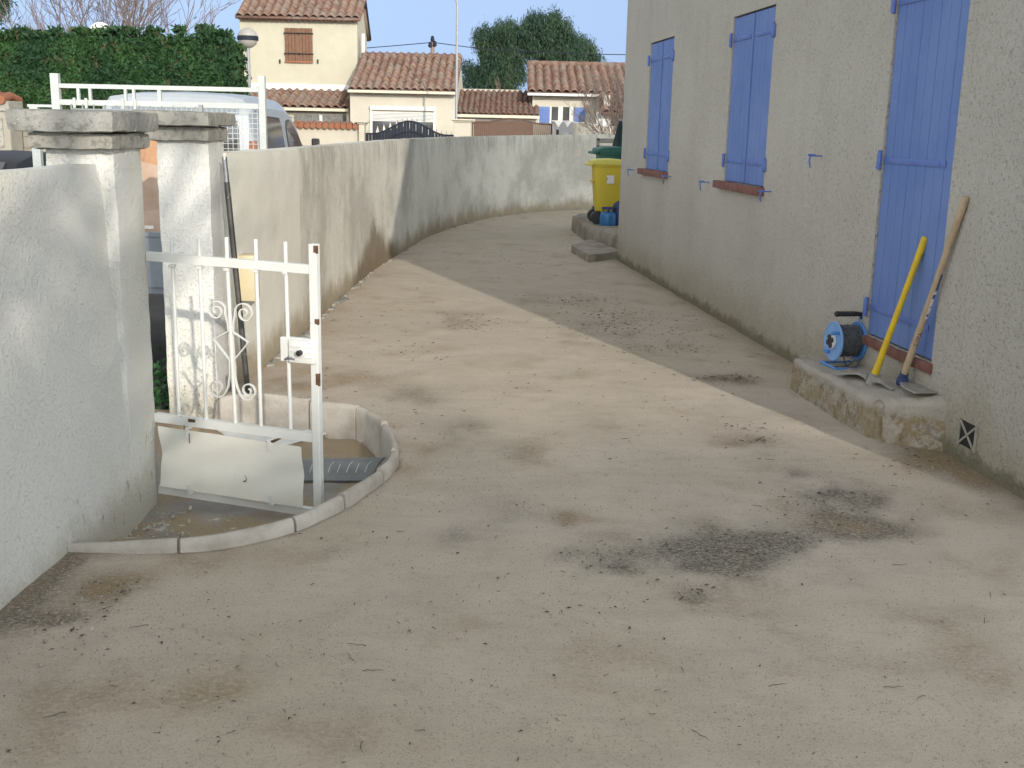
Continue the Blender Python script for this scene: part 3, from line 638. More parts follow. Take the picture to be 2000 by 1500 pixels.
# vent low in the wall near the step
mb = MB(); vc = (8.54, .15); 
mb.box(H(vc[0], vc[1], .001), (.006, .15, .12), HR); v_ = mb.build('vent', M['dark'], house)
mb = MB(); 
for q in ((-.07, -.055, .07, .055), (-.07, .055, .07, -.055)): mb.bar(H(vc[0] + q[0], vc[1] + q[1], .008), H(vc[0] + q[2], vc[1] + q[3], .008), .010, .006, NH.cross(Vector((0, 0, 1))))
for q in ((-.078, 0, .012, .135), (.078, 0, .012, .135)): mb.box(H(vc[0] + q[0], vc[1], .006), (.012, q[2], q[3]), HR, .002)
mb.build('vent_grille', M['block'], v_)

# ------------------------------------------------------------------ doorstep
zt = .225; zf = .20
c1, c2 = g(1712, 788, zf), g(1543, 695, zf); c3 = onpl(1853, 778, HA, NH); c4 = onpl(1606, 687, HA, NH)
s_near = (c3 - HA).dot(DH); s_far = (c4 - HA).dot(DH); dw = (c1 - HA).dot(NH); s1 = (c1 - HA).dot(DH); s2 = (c2 - HA).dot(DH); dw2 = (c2 - HA).dot(NH)
vs, fs = gridbox(0, 1, 0, 1, 0, 1, .03); out = []
for v in vs:
    # u: far->near, w: wall->yard, z
    zw = c4.z + (c3.z - c4.z) * v.x; zz = -.15 + (zw + (zf - zw) * v.y + .15) * v.z
    n_ = 1 - v.z; fl = 0.02 * n_
    sf = s_far + (s2 - s_far) * v.y; sn = s_near + (s1 - s_near) * v.y; dd = dw2 + (dw - dw2) * v.x
    s_ = sf + (sn - sf) * v.x + (v.x - .5) * 2 * fl; d_ = -.02 + (dd + .02) * v.y + fl * v.y
    # rounded rims
    def ed(t, L_): return max(0, .035 - min(t, 1 - t) * L_)
    rx_, ry_ = ed(v.x, abs(sn - sf)), (max(0, .03 - (1 - v.y) * dd) if v.y > .5 else 0)
    if v.z > .93: zz -= .022 * min(1, (max(rx_, ry_) / .035)) ** 2
    if v.y > .9 and (v.x < .05 or v.x > .95): d_ -= .03; s_ += .03 * (1 if v.x < .5 else -1)
    out.append(HA + DH * s_ + NH * d_ + Vector((0, 0, zz)))
mb = MB(); mb.add(out, fs); stp = mb.build('door_step', M['step'], smooth=True, sharp=70); roughen(stp, .010, 8, 2); roughen(stp, .006, 28, 4)
tag(stp, 'rough old concrete doorstep under the blue door with mossy brown sides', 'step')

def stepz(p):
    s_, d_ = (p - HA).dot(DH), (p - HA).dot(NH); x = min(1, max(0, (s_ - s_far) / (s_near - s_far))); zw = c4.z + (c3.z - c4.z) * x; y = min(1, max(0, d_ / dw)); return zw + (zf - zw) * y
def gs(u, v, off):
    z = .22
    for _ in range(8): z = stepz(g(u, v, z + off))
    return g(u, v, z + off)
# ------------------------------------------------------------------ cable reel on the step
RC = gs(1647, 714, 0); reel = empty('cable_reel', RC, 'blue cable reel with black handle standing on the doorstep', 'cable reel')
axd = Vector((-.985, -.17, 0)).normalized(); axs = Vector((0, 0, 1)).cross(axd).normalized(); r0 = .118; cz = RC + Vector((0, 0, .15))
def RP(a, b, c): return cz + axd * a + axs * b + Vector((0, 0, c))
for sgn in (1, -1):
    mb = MB(); a0 = .075 * sgn
    prof = [(.0, -.003), (.035, -.003), (.05, -.006), (r0 - .012, -.004), (r0 - .004, -.007), (r0, -.004), (r0, .004), (r0 - .004, .007), (r0 - .012, .003), (.05, .004), (.035, .008), (.0, .008)]
    mb.lathe([(max(r, .001), z * sgn) for r, z in prof], RP(a0, 0, 0), 40, axd); fl = mb.build('flange', M['reel_blue'] if sgn > 0 else M['reel_blue2'], reel, smooth=True)
    if sgn > 0:
        mb = MB(); mb.lathe([(.046, 0), (.046, .012), (.040, .014), (.001, .014)], RP(a0 + .007, 0, 0), 28, axd); mb.build('socket_plate', M['label'], fl, smooth=True)
        for k in range(4):
            th = k * math.pi / 2 + .4; mb = MB(); mb.lathe([(.017, 0), (.017, .010), (.013, .012), (.001, .008)], RP(a0 + .019, math.cos(th) * .025, math.sin(th) * .025), 16, axd); mb.build('socket', M['black_plastic'], fl, smooth=True)
        mb = MB(); mb.lathe([(.009, 0), (.011, .03), (.013, .045), (.010, .05), (.001, .05)], RP(a0 + .006, .07, .06), 14, axd); mb.build('crank_knob', M['reel_blue2'], fl, smooth=True); mb = MB(); mb.box(RP(a0 + .016, -.05, -.07), (.02, .05, .018), Matrix((axd, axs, Vector((0, 0, 1)))).transposed(), .004); mb.build('cable_clip', M['reel_blue2'], fl, smooth=True)
mb = MB(); mb.lathe([(.045, -.068), (.045, .068)], cz, 24, axd)
pts = []
for ly, rr in ((0, .074), (1, .083), (2, .090)):
    turns = 15
    for i in range(turns * 20): 
        th = i / 20 * 2 * math.pi; a = (-.062 + .124 * i / (turns * 20)) * (1 if ly % 2 == 0 else -1); q = rr + .003 * math.sin(th * 1.7 + i * .03) + .002 * math.sin(i * .31)
        pts.append(RP(a + .003 * math.sin(th), math.cos(th) * q, math.sin(th) * q))
mb.tube(pts, .0052, 6)
# loose loop under the drum
lp = [RP(.03, .05, -.08), RP(.02, .07, -.13), RP(-.0, .055, -.148), RP(-.03, .075, -.146), RP(-.045, .10, -.12), RP(-.03, .085, -.10), RP(.0, .07, -.13), RP(.04, .05, -.147), RP(.09, .03, -.148)]
mb.tube(smooth_path(lp, 6), .005, 8); mb.build('cable', M['cable'], reel, smooth=True)
mb = MB()
for sy in (1, -1):
    mb.tube(smooth_path([RP(.10, .10 * sy, -.148), RP(-.088, .10 * sy, -.148), RP(-.095, .085 * sy, -.10), RP(-.095, .03 * sy, .10), RP(-.092, .012 * sy, .15)], 4), .0085, 8)
mb.tube([RP(.095, .10, -.148), RP(.095, -.10, -.148)], .0085, 8); mb.lathe([(.02, -.02), (.02, .02)], RP(-.09, 0, 0), 14, axd); mb.build('stand', M['reel_blue2'], reel, smooth=True)
mb = MB(); hp = [RP(-.092, 0, .13), RP(-.092, 0, .148), RP(-.082, 0, .160), RP(-.06, 0, .163)]; rr = [.010, .012, .014, .015]
for k in range(10): hp.append(RP(-.05 + .012 * k, 0, .163)); rr.append(.0145 + (.0028 if k % 2 else 0))
hp += [RP(.075, 0, .163), RP(.082, 0, .163)]; rr += [.016, .010]
mb.tube(hp, rr, 12); mb.build('handle', M['black_plastic'], reel, smooth=True)

# ------------------------------------------------------------------ mattock with yellow handle, hoe with wooden handle
def Rb(z): return zt + z
eyeA = gs(1706, 738, .035); topA = onpl(1808, 463, H(0, 0, -.012), NH) 
mt = empty('mattock', eyeA, 'yellow handled mattock leaning on the blue door', 'mattock')
dA = (topA - eyeA).normalized(); mb = MB()
mb.tube([eyeA - dA * .03, eyeA + dA * .02, eyeA + dA * .10, eyeA + dA * .45, eyeA + (topA - eyeA) * .82, topA - dA * .01, topA], [.020, .021, .0185, .0165, .0175, .020, .014], 14); mb.build('handle', M['handle_y'], mt, smooth=True)
tp = gs(1624, 714, .012); tq = gs(1745, 757, .012); hd = (tp - tq).normalized(); hs = Vector((-hd.y, hd.x, 0)).normalized()
def blade(pts, m, name, parent):
    """sections: (centre, half width, half thickness)"""
    mb = MB(); vs = []; dirs = []
    for i, (c, w_, h_) in enumerate(pts):
        t = (pts[min(i + 1, len(pts) - 1)][0] - pts[max(i - 1, 0)][0]).normalized(); x = Vector((-t.y, t.x, 0)).normalized(); y = t.cross(x)
        vs += [c + x * w_ - y * h_ * .6, c + x * w_ * .9 + y * h_, c - x * w_ * .9 + y * h_, c - x * w_ - y * h_ * .6]
    n = len(pts); mb.add(vs, [(i * 4 + k, i * 4 + (k + 1) % 4, (i + 1) * 4 + (k + 1) % 4, (i + 1) * 4 + k) for i in range(n - 1) for k in range(4)] + [(0, 1, 2, 3), tuple(range(4 * n - 1, 4 * n - 5, -1))])
    return mb.build(name, m, parent, smooth=True, sharp=35)
e0 = eyeA + Vector((0, 0, -.005))
blade([(e0 + hd * .03, .028, .022), (e0 + hd * .06 + Vector((0, 0, .004)), .026, .014), (e0 + hd * .11 + Vector((0, 0, .008)), .034, .009), (e0 + hd * .17 + Vector((0, 0, .0)), .055, .006), (e0 + hd * .23 + Vector((0, 0, -.014)), .068, .004), (e0 + hd * .29 + Vector((0, 0, -.022)), .070, .002)], M['toolsteel'], 'broad_blade', mt)
blade([(e0 - hd * .03, .028, .022), (e0 - hd * .06, .020, .016), (e0 - hd * .11 + Vector((0, 0, .002)), .016, .012), (e0 - hd * .17 - Vector((0, 0, .012)), .014, .008), (e0 - hd * .21 - Vector((0, 0, .02)), .010, .004)], M['toolsteel'], 'pick_point', mt)
mb = MB(); mb.tube([e0 - dA * .035, e0 + dA * .03], [.033, .029], 14); mb.build('eye_socket', M['toolsteel'], mt, smooth=True)
eyeB = gs(1761, 745, .028); topB = onpl(1887, 384, H(0, 0, .016), NH)
he = empty('hoe', eyeB, 'long wooden handled hoe leaning on the wall right of the blue door', 'hoe')
dB = (topB - eyeB).normalized(); LB = (topB - eyeB).length; mb = MB()
mb.tube([eyeB, eyeB + dB * .2, eyeB + dB * .5 * LB, eyeB + dB * .85 * LB, topB - dB * .02, topB - dB * .004, topB], [.019, .0185, .0165, .0175, .020, .018, .010], 14); hh = mb.build('handle', M['wood'], he, smooth=True)
# paper label and letters wrapped on the camera side of the handle
toC = (Vector((0, 0, HC)) - (eyeB + dB * .5)).normalized(); sideB = dB.cross(toC).normalized(); toC = sideB.cross(dB).normalized()
def wrap(t0, t1, th0, th1, r, m, name):
    vs = []; n, k = 8, 6
    for i in range(n + 1):
        for j in range(k + 1):
            th = th0 + (th1 - th0) * j / k; vs.append(eyeB + dB * (t0 + (t1 - t0) * i / n) + (toC * math.cos(th) + sideB * math.sin(th)) * r)
    mb = MB(); mb.add(vs, [(i * (k + 1) + j, i * (k + 1) + j + 1, (i + 1) * (k + 1) + j + 1, (i + 1) * (k + 1) + j) for i in range(n) for j in range(k)]); return mb.build(name, m, hh, smooth=True)
wl = wrap(.40, .56, .3, 1.5, .0195, M['label'], 'paper_label')
for (t0, t1, a0, a1, mm) in ((.415, .43, .5, 1.0, 'black_plastic'), (.52, .545, .4, 1.1, 'navy'), (.47, .475, .5, 1.2, 'black_plastic')): wrap(t0, t1, a0, a1, .0199, M[mm], 'label_print')
wrap(.57, .66, .6, 1.4, .0192, M['navy'], 'label_print')
txt = bpy.data.curves.new('t', 'FONT'); txt.body = 'LEVMA'; txt.size = .034; txt.extrude = .0004; to = bpy.data.objects.new('t', txt); COL.objects.link(to)
dg = bpy.context.evaluated_depsgraph_get(); dg.update(); tm = bpy.data.meshes.new_from_object(to.evaluated_get(dg)); bpy.data.objects.remove(to)
for v in tm.vertices:
    th = .45 - (v.co.y - .012) / .019 * 1.0; v.co = eyeB + dB * (.215 + v.co.x) + (toC * math.cos(th) + sideB * math.sin(th)) * .0192 + (toC * v.co.z)
tm.materials.clear(); tm.materials.append(M['black_plastic']); lt = bpy.data.objects.new('handle_lettering', tm); COL.objects.link(lt); lt.parent = hh; lt.location = -parent_world(hh)
bq = gs(1832, 770, .014); bd = (bq - gs(1761, 745, .014)).normalized()
mb = MB(); mb.tube([eyeB - dB * .015, eyeB + dB * .055], [.027, .023], 14); mb.box(eyeB + bd * .01, (.055, .05, .045), Matrix((bd, Vector((-bd.y, bd.x, 0)), Vector((0, 0, 1)))).transposed(), .008); mb.build('socket', M['navy'], he, smooth=True)
blade([(eyeB + bd * .02 + Vector((0, 0, -.004)), .022, .010), (eyeB + bd * .06 + Vector((0, 0, -.006)), .035, .005), (eyeB + bd * .11 + Vector((0, 0, -.004)), .062, .0045), (eyeB + bd * .20 + Vector((0, 0, -.006)), .075, .004), (eyeB + bd * .30 + Vector((0, 0, -.010)), .080, .003)], M['toolsteel'], 'blade', he)

# ------------------------------------------------------------------ the white gate
GH = Vector((-1.632, 4.876, 0)); GT = Vector((-.838, 4.643, 0)); gd = (GT - GH).normalized(); gn = Vector((gd.y, -gd.x, 0))
if gn.y > 0: gn = -gn
GR = Matrix((gd, gn, Vector((0, 0, 1)))).transposed()
def GP(t, z, o=0.): return GH + gd * t + gn * o + Vector((0, 0, z))
def gpix(u, v): 
    p = onpl(u, v, GH, gn); return ((p - GH).dot(gd), p.z)
gate = empty('garden_gate', GH + Vector((0, 0, -.15)), 'low white metal garden gate with scrollwork standing open', 'gate')
GW = (GT - GH).length
mb = MB(); mb.box(GP(GW, .455, 0), (.036, .036, 1.22), GR, .003); stile = mb.build('latch_stile', M['white_paint'], gate)
for z_, s_ in ((1.045, .03), (.74, .022), (.49, .05)): mb = MB(); mb.box(GP(GW + .0125, z_, .018), (.013, .003, s_), GR); mb.box(GP(GW + .018, z_ - .003, .010), (.003, .018, s_ * 1.1), GR); mb.build('rust_chip', M['rust'], stile)
rails = {}
for nm, z0_, z1_, hh_ in (('top_rail', .972, .958, .038), ('middle_rail', .243, .226, .040), ('bottom_rail', -.098, -.118, .036)):
    mb = MB(); mb.bar(GP(.024, z0_, 0), GP(GW - .018, z1_, 0), .028, hh_, gn); rails[nm] = mb.build(nm, M['white_paint'], gate)
bars = [(335, 470, 350, 812), (388, 465, 403, 820), (442, 463, 460, 830), (499, 467, 510, 838), (557, 472, 568, 845)]
bt = []
for i, (a, b, c, d) in enumerate(bars):
    p, q = gpix(a, b), gpix(c, d); bt.append((p[0] + q[0]) / 2); mb = MB(); r_ = .0085
    # bars stand proud of the rails and run from just above the top rail down to the middle rail
    mb.tube([GP(p[0], p[1], 0), GP(p[0], .977, 0)], r_, 8); mb.tube([GP(p[0], .942, 0), GP(q[0], .252, 0)], r_, 8)
    mb.box(GP(p[0], .936, .004), (.024, .026, .012), GR, .002)
    mb.build('bar', M['white_paint'], gate, smooth=True)
# scroll ornament around the middle bar
mb = MB(); tc_, w_ = bt[2], .0032
def gq(pl): return [GP(*gpix(u, v), 0) for u, v in pl]
def spiral(cx, cz_, r0_, r1_, a0, a1, n=26): return [GP(cx + (r0_ + (r1_ - r0_) * i / n) * math.cos(a0 + (a1 - a0) * i / n), cz_ + (r0_ + (r1_ - r0_) * i / n) * math.sin(a0 + (a1 - a0) * i / n), 0) for i in range(n + 1)]
def strip(P, w=.014, h=.0045): 
    vs = []; n = len(P)
    for i, p in enumerate(P):
        t = (P[min(i + 1, n - 1)] - P[max(i - 1, 0)]).normalized(); y = t.cross(gn).normalized(); vs += [p + gn * w / 2 + y * h / 2, p + gn * w / 2 - y * h / 2, p - gn * w / 2 - y * h / 2, p - gn * w / 2 + y * h / 2]
    mb.add(vs, [(i * 4 + k, i * 4 + (k + 1) % 4, (i + 1) * 4 + (k + 1) % 4, (i + 1) * 4 + k) for i in range(n - 1) for k in range(4)] + [(0, 1, 2, 3), tuple(range(4 * n - 1, 4 * n - 5, -1))])
for sg in (-1, 1):
    # upper volute (centre ~ 47 px out), diamond, lower volute
    cu = gpix(423 if sg < 0 else 478, 607 if sg < 0 else 612); cl = gpix(425 if sg < 0 else 485, 757 if sg < 0 else 763)
    top = spiral(cu[0], cu[1], .052, .010, math.pi / 2 + sg * -.9 if sg < 0 else math.pi / 2 + .9, 0, 2) and []
    a_s = 0.35 if sg < 0 else math.pi - .35
    sp = spiral(cu[0], cu[1], .047, .009, a_s, a_s + (1 if sg < 0 else -1) * 4.1 * math.pi / 1.25, 40)
    strip([GP(tc_ + sg * .010, cu[1] - .085), GP(tc_ + sg * .014, cu[1] - .045), GP(tc_ + sg * .024 - 0, cu[1] - .01)] + [GP(*p_) for p_ in []] + sp)
    strip([GP(tc_ + sg * .010, cu[1] - .085), GP(tc_ + sg * .085, (cu[1] + cl[1]) / 2 + .045), GP(tc_ + sg * .010, cl[1] + .13)])
    b_s = -.35 if sg < 0 else math.pi + .35
    sp = spiral(cl[0], cl[1], .045, .009, b_s, b_s - (1 if sg < 0 else -1) * 4.1 * math.pi / 1.25, 40)
    strip([GP(tc_ + sg * .010, cl[1] + .13), GP(tc_ + sg * .012, cl[1] + .06), GP(tc_ + sg * .022, cl[1] + .01)] + sp)
mb.build('scroll_ornament', M['white_paint'], gate, smooth=True, sharp=50)
# lock case and knob
l0, l1 = gpix(557, 662), gpix(622, 705)
mb = MB(); mb.box(GP((l0[0] + l1[0]) / 2 - .012, (l0[1] + l1[1]) / 2 - .0, -.0), (abs(l1[0] - l0[0]) + .01, .030, .105), GR, .003); lk = mb.build('lock_case', M['white_paint'], gate)
mb = MB(); mb.box(GP((l0[0] + l1[0]) / 2 + .016, (l0[1] + l1[1]) / 2 - .002, .024), (.125, .018, .10), GR, .005)
for k in (-1, 0, 1): mb.box(GP((l0[0] + l1[0]) / 2 + .018, (l0[1] + l1[1]) / 2 - .002 + k * .022, .0345), (.10, .004, .006), GR, .001)
mb.build('lock_cover', M['white_paint'], lk, smooth=True)
kc = GP((l0[0] + l1[0]) / 2 + .018, (l0[1] + l1[1]) / 2 - .002, .034); mb = MB(); mb.lathe([(.019, 0), (.019, .012), (.015, .014)], kc, 20, gn); mb.build('knob_rose', M['white_paint'], lk, smooth=True)
mb = MB(); mb.lathe([(.012, .0), (.0125, .02), (.010, .024), (.001, .024)], kc + gn * .012, 18, gn); mb.build('knob', M['black_plastic'], lk, smooth=True)
mb = MB(); mb.tube([GP(gpix(562, 700)[0], gpix(562, 700)[1], .02), GP(gpix(562, 700)[0] + .02, gpix(562, 700)[1] + .012, .035), GP(gpix(562, 700)[0] + .05, gpix(562, 700)[1] + .005, .03)], .006, 8); mb.build('lock_lever', M['steel'], lk, smooth=True)
# folded sheet metal panel
TL, TR, BR, BL, ML, MR = gpix(319, 827), gpix(597, 868), gpix(600, 985), gpix(323, 943), gpix(326, 884), gpix(601, 926)
rows = []
for k in range(13):
    f_ = k / 12
    def lp3(a, m_, b): return (a[0] + (m_[0] - a[0]) * f_ * 2, a[1] + (m_[1] - a[1]) * f_ * 2) if f_ < .5 else (m_[0] + (b[0] - m_[0]) * (f_ - .5) * 2, m_[1] + (b[1] - m_[1]) * (f_ - .5) * 2)
    l_, r_ = lp3(TL, ML, BL), lp3(TR, MR, BR); off = .036 + .009 * (abs(f_ - .5) * 2) ** 1.0 * 1
    rows.append([GP(l_[0] + (r_[0] - l_[0]) * j / 24, l_[1] + (r_[1] - l_[1]) * j / 24, off + .003 * math.sin(j * .5 + k)) for j in range(25)])
mb = MB(); fr = [p for r_ in rows for p in r_]; bk = [p - gn * .0015 for p in fr]; n0 = len(fr)
fq = [(k * 25 + j, k * 25 + j + 1, (k + 1) * 25 + j + 1, (k + 1) * 25 + j) for k in range(12) for j in range(24)]
mb.add(fr + bk, fq + [tuple(n0 + i for i in reversed(q)) for q in fq]); pn = mb.build('sheet_panel', M['panel'], gate, smooth=True, sharp=20)
for (u, v) in ((376, 838), (535, 860), (380, 950), (538, 972)):
    t_, z_ = gpix(u, v); mb = MB(); lo = z_ < .05
    mb.box(GP(t_, z_ + (.0 if lo else -.012), .046), (.018, .004, .05), GR, .001); mb.box(GP(t_, z_ + (-.022 if lo else .012), .03), (.018, .034, .004), GR, .001); mb.build('panel_clip', M['white_paint'], pn)
for (u, v, h_) in ((383, 850, .045), (373, 828, .02)):
    t_, z_ = gpix(u, v); mb = MB(); mb.box(GP(t_, z_, .0545), (.004, .002, h_), GR); mb.build('paint_chip', M['rust'], pn)
mb = MB(); mb.box(GP(gpix(378, 820)[0], gpix(378, 820)[1], .0155), (.035, .003, .014), GR); mb.build('paint_chip', M['rust'], rails['middle_rail'])
# small white hinge stubs on the near pillar
for z_ in (1.075,):
    mb = MB(); mb.box(GH + Vector((.02, .02, z_ + .02)), (.05, .012, .014), None, .002); mb.build('hinge_pin', M['white_paint'], gate)

# ------------------------------------------------------------------ things around the gate
pb, pt = Vector((-1.530, 6.31, -.165)), onpl(438, 306, (-1.635, 0, 0), (1, 0, 0))
pole = empty('metal_pole', pb, 'long black metal pole leaning against the wall behind the gate', 'pole'); dP = (pt - pb).normalized(); LP = (pt - pb).length
mb = MB(); mb.tube([pb + dP * LP * k / 8 for k in range(8)] + [pt - dP * .14], [.0165] * 8 + [.0155], 12); mb.build('shaft', M['pole'], pole, smooth=True)
mb = MB(); mb.tube([pt - dP * .142, pt - dP * .02, pt - dP * .006, pt], [.0150, .0145, .0145, .012], 12); mb.lathe([(.0125, -.002), (.0125, .001)], pt - dP * .001, 12, dP); mb.build('chrome_tip', M['steel'], pole, smooth=True)
mbx = empty('mailbox', (-1.60, 6.66, .5), 'beige mailbox on the wall behind the black pole', 'mailbox')
mb = MB(); mb.box((-1.607, 6.665, .645), (.115, .13, .275), None, .006); bx = mb.build('box', M['beige'], mbx, smooth=True)
mb = MB(); mb.box((-1.607, 6.5995, .74), (.08, .004, .018), None, .001); mb.build('letter_slot', M['gutter'], mbx)
# grey felt strip lying in the pad
q0, q1, q2, q3 = g(600, 940, -.15), g(716, 938, -.15), g(752, 893, -.09), g(598, 900, -.09)
tray = empty('felt_strip', (q0 + q2) / 2, 'dark grey strip with white tick marks lying in the sunken pad', 'strip')
mb = MB(); q0 = Vector((-1.30, q0.y, -.152)); q3 = Vector((-1.30, q3.y, -.092)); q1.x += .02
n_ = 14; top = [q3.lerp(q2, i / n_) for i in range(n_ + 1)]; bot = [q0.lerp(q1, i / n_) for i in range(n_ + 1)]; mdl = [(a + b) / 2 + Vector((0, -.012, .028)) for a, b in zip(top, bot)]
fr = bot + mdl + top; bk = [p + Vector((0, .004, -.008)) for p in fr]; k_ = n_ + 1; mb.add(fr + bk, [(r * k_ + i, r * k_ + i + 1, (r + 1) * k_ + i + 1, (r + 1) * k_ + i) for r in range(2) for i in range(n_)] + [(3 * k_ + r * k_ + i, 3 * k_ + (r + 1) * k_ + i, 3 * k_ + (r + 1) * k_ + i + 1, 3 * k_ + r * k_ + i + 1) for r in range(2) for i in range(n_)] + [(i, i + 1, 3 * k_ + i + 1, 3 * k_ + i) for i in range(n_)] + [(2 * k_ + i, 5 * k_ + i, 5 * k_ + i + 1, 2 * k_ + i + 1) for i in range(n_)])
ft = mb.build('felt', M['shingle'], tray, smooth=True, sharp=60)
mb = MB()
for i in range(1, 14):
    f_ = i / 14; a_, b_ = bot[int(f_ * n_)], top[int(f_ * n_)]; m2 = mdl[int(f_ * n_)]; mb.bar(a_.lerp(m2, .45) + Vector((0, 0, .003)), m2 + Vector((0, -.001, .002)), .003, .002, (1, 0, 0)); 
    if i % 2: mb.bar(m2 + Vector((.004, 0, .003)), m2.lerp(b_, .35) + Vector((.004, 0, .003)), .003, .002, (1, 0, 0))
tag(mb.build('tick_marks', M['label'], ft), kind='stuff')
# white metal bracket with thin struts near the pole foot
br = empty('metal_bracket', (-1.2, 6.05, -.16), 'white folded metal bracket lying on the pad by the pole foot', 'bracket')
P_ = lambda u, v, z: g(u, v, z)
mb = MB(); f4 = [P_(520, 872, -.125), P_(560, 852, -.12), P_(632, 828, -.11), P_(640, 845, -.12), P_(560, 868, -.135)]; mb.hull(f4, [p - Vector((0, 0, .006)) for p in f4])
f5 = [P_(420, 836, -.13), P_(470, 828, -.12), P_(560, 848, -.12), P_(520, 862, -.13), P_(440, 850, -.14)]; mb.hull(f5, [p - Vector((0, 0, .006)) for p in f5]); mb.build('plate', M['white_paint'], br)
mb = MB(); mb.tube([P_(440, 822, -.13), P_(478, 780, -.02)], .004, 6); mb.tube([P_(455, 828, -.13), P_(490, 782, -.02)], .003, 6); mb.tube([P_(492, 785, -.02), P_(565, 838, -.13)], .004, 6); mb.tube([P_(492, 800, -.06), P_(540, 838, -.13)], .003, 6); mb.build('strut', M['galv'], br)

# ------------------------------------------------------------------ terrace, block step, bins behind the house corner
TP = [g(1117, 452), g(1141, 469), g(1207, 497), Vector((3.2, 13.4, 0)), Vector((4.2, 17.5, 0)), Vector((1.05, 18.3, 0)), Vector((.885, 17.7, 0))]
tp2 = []
for i in range(len(TP)):
    a_, b_ = TP[i], TP[(i + 1) % len(TP)]; n_ = max(1, int((b_ - a_).length / .12)); tp2 += [a_.lerp(b_, k / n_) for k in range(n_)]
mb = MB(); mb.v = []; k_ = len(tp2); lv = [(-.3, 0), (0, 0), (.08, .0), (.16, .005), (.215, .01), (.235, .035)]
cen = Vector((2.3, 16, 0))
for z_, in_ in lv: mb.v += [tuple(p + (cen - p).normalized() * in_ + Vector((0, 0, z_))) for p in tp2]
mb.f = [(r * k_ + i, r * k_ + (i + 1) % k_, (r + 1) * k_ + (i + 1) % k_, (r + 1) * k_ + i) for r in range(len(lv) - 1) for i in range(k_)] + [tuple((len(lv) - 1) * k_ + i for i in range(k_))]
ter = mb.build('terrace', M['terrace'], smooth=True, sharp=50); roughen(ter, .018, 6, 1); tag(ter, 'low concrete terrace slab behind the house corner', kind='structure')
B4 = [g(1116, 479, .09), g(1155, 467, .09), g(1215, 490, .09), g(1150, 498, .09)]
vs, fs = gridbox(0, 1, 0, 1, 0, 1, .09); out = []
for v in vs:
    p = (B4[0].lerp(B4[1], v.x)).lerp(B4[3].lerp(B4[2], v.x), v.y); out.append(Vector((p.x, p.y, -.1 + .19 * v.z)))
mb = MB(); mb.add(out, fs); o = mb.build('step_block', M['terrace'], smooth=True, sharp=50); roughen(o, .012, 9, 6); tag(o, 'low concrete step block in front of the terrace by the house corner', 'step')

TZ = .232
def wheelie(loc, rz, sc_, mbody, mlid, label, lab=True, openlid=False):
    root = empty('wheelie_bin', loc, label, 'wheelie bin')
    Rz = Matrix.Rotation(rz, 3, 'Z'); L0 = Vector(loc)
    def T(x, y, z): return L0 + Rz @ (Vector((x, y, z)) * sc_)
    # local: +x front, -x back (wheels, handle); body tapers down
    mb = MB(); secs = [(.03, .17, .20, .0), (.10, .185, .205, 0), (.30, .20, .215, 0), (.60, .225, .23, 0), (.80, .24, .24, 0), (.84, .24, .24, 0), (.845, .265, .255, 0), (.885, .265, .255, 0)]
    vs = []; n_ = 20
    for z, a, b, _ in secs:
        for k in range(n_):
            th = 2 * math.pi * (k + .5) / n_; c, s_ = math.cos(th), math.sin(th); e = .28
            x = a * (abs(c) ** e) * (1 if c > 0 else -1); y = b * (abs(s_) ** e) * (1 if s_ > 0 else -1)
            vs.append(T(x + (.03 if x < 0 and z < .2 else 0), y, z))
    mb.add(vs, [(r * n_ + k, r * n_ + (k + 1) % n_, (r + 1) * n_ + (k + 1) % n_, (r + 1) * n_ + k) for r in range(len(secs) - 1) for k in range(n_)] + [tuple(range(n_)), tuple((len(secs) - 1) * n_ + k for k in range(n_))])
    RM = Rz
    mb.box(T(-.245, 0, .62), (.03 * sc_, .36 * sc_, .03 * sc_), RM, .01)
    body = mb.build('body', mbody, root, smooth=True, sharp=45)
    mb = MB(); prof = [(-.275, .89), (-.27, .925), (-.20, .945), (0, .955), (.18, .945), (.27, .915), (.285, .885), (.27, .882)]; vs = []
    for y in (-.265, -.25, .25, .265):
        for x, z in prof: vs.append(T(x, y, z - (.012 if abs(y) > .26 else 0)))
    m_ = len(prof); mb.add(vs, [(r * m_ + k, r * m_ + (k + 1) % m_, (r + 1) * m_ + (k + 1) % m_, (r + 1) * m_ + k) for r in range(3) for k in range(m_)] + [tuple(range(m_)), tuple(3 * m_ + k for k in range(m_ - 1, -1, -1))])
    mb.box(T(.29, 0, .90), (.02 * sc_, .16 * sc_, .02 * sc_), RM, .006); mb.build('lid', mlid, root, smooth=True, sharp=40)
    mb = MB(); mb.tube([T(-.33, -.20, .87), T(-.33, .20, .87)], .014 * sc_, 10)
    for y in (-.2, .2, 0): mb.box(T(-.295, y, .87), (.075 * sc_, .03 * sc_, .035 * sc_), RM, .006)
    mb.build('handle', mlid, root, smooth=True)
    for y in (-.225, .225):
        mb = MB(); mb.lathe([(.07, -.022), (.096, -.02), (.10, -.012), (.10, .012), (.096, .02), (.07, .022)], T(-.17, y, .10), 24, Rz @ Vector((0, 1, 0))); wh = mb.build('wheel', M['black_plastic'], root, smooth=True)
    if lab:
        mb = MB(); mb.box(T(.0, -.2435, .66), (.11 * sc_, .006 * sc_, .12 * sc_), RM, 0); lb = mb.build('sticker', M['label'], root)
        mb = MB(); mb.box(T(-.05, -.2475, .665), (.010 * sc_, .003, .03 * sc_), RM, 0); mb.build('sticker_print', M['tile3'], lb)
    return root
yb = g(1182, 437, TZ); wheelie((1.33, 16.35, TZ), rad(3), .97, M['yellow'], M['yellow2'], 'yellow wheelie bin with a white sticker on the terrace')
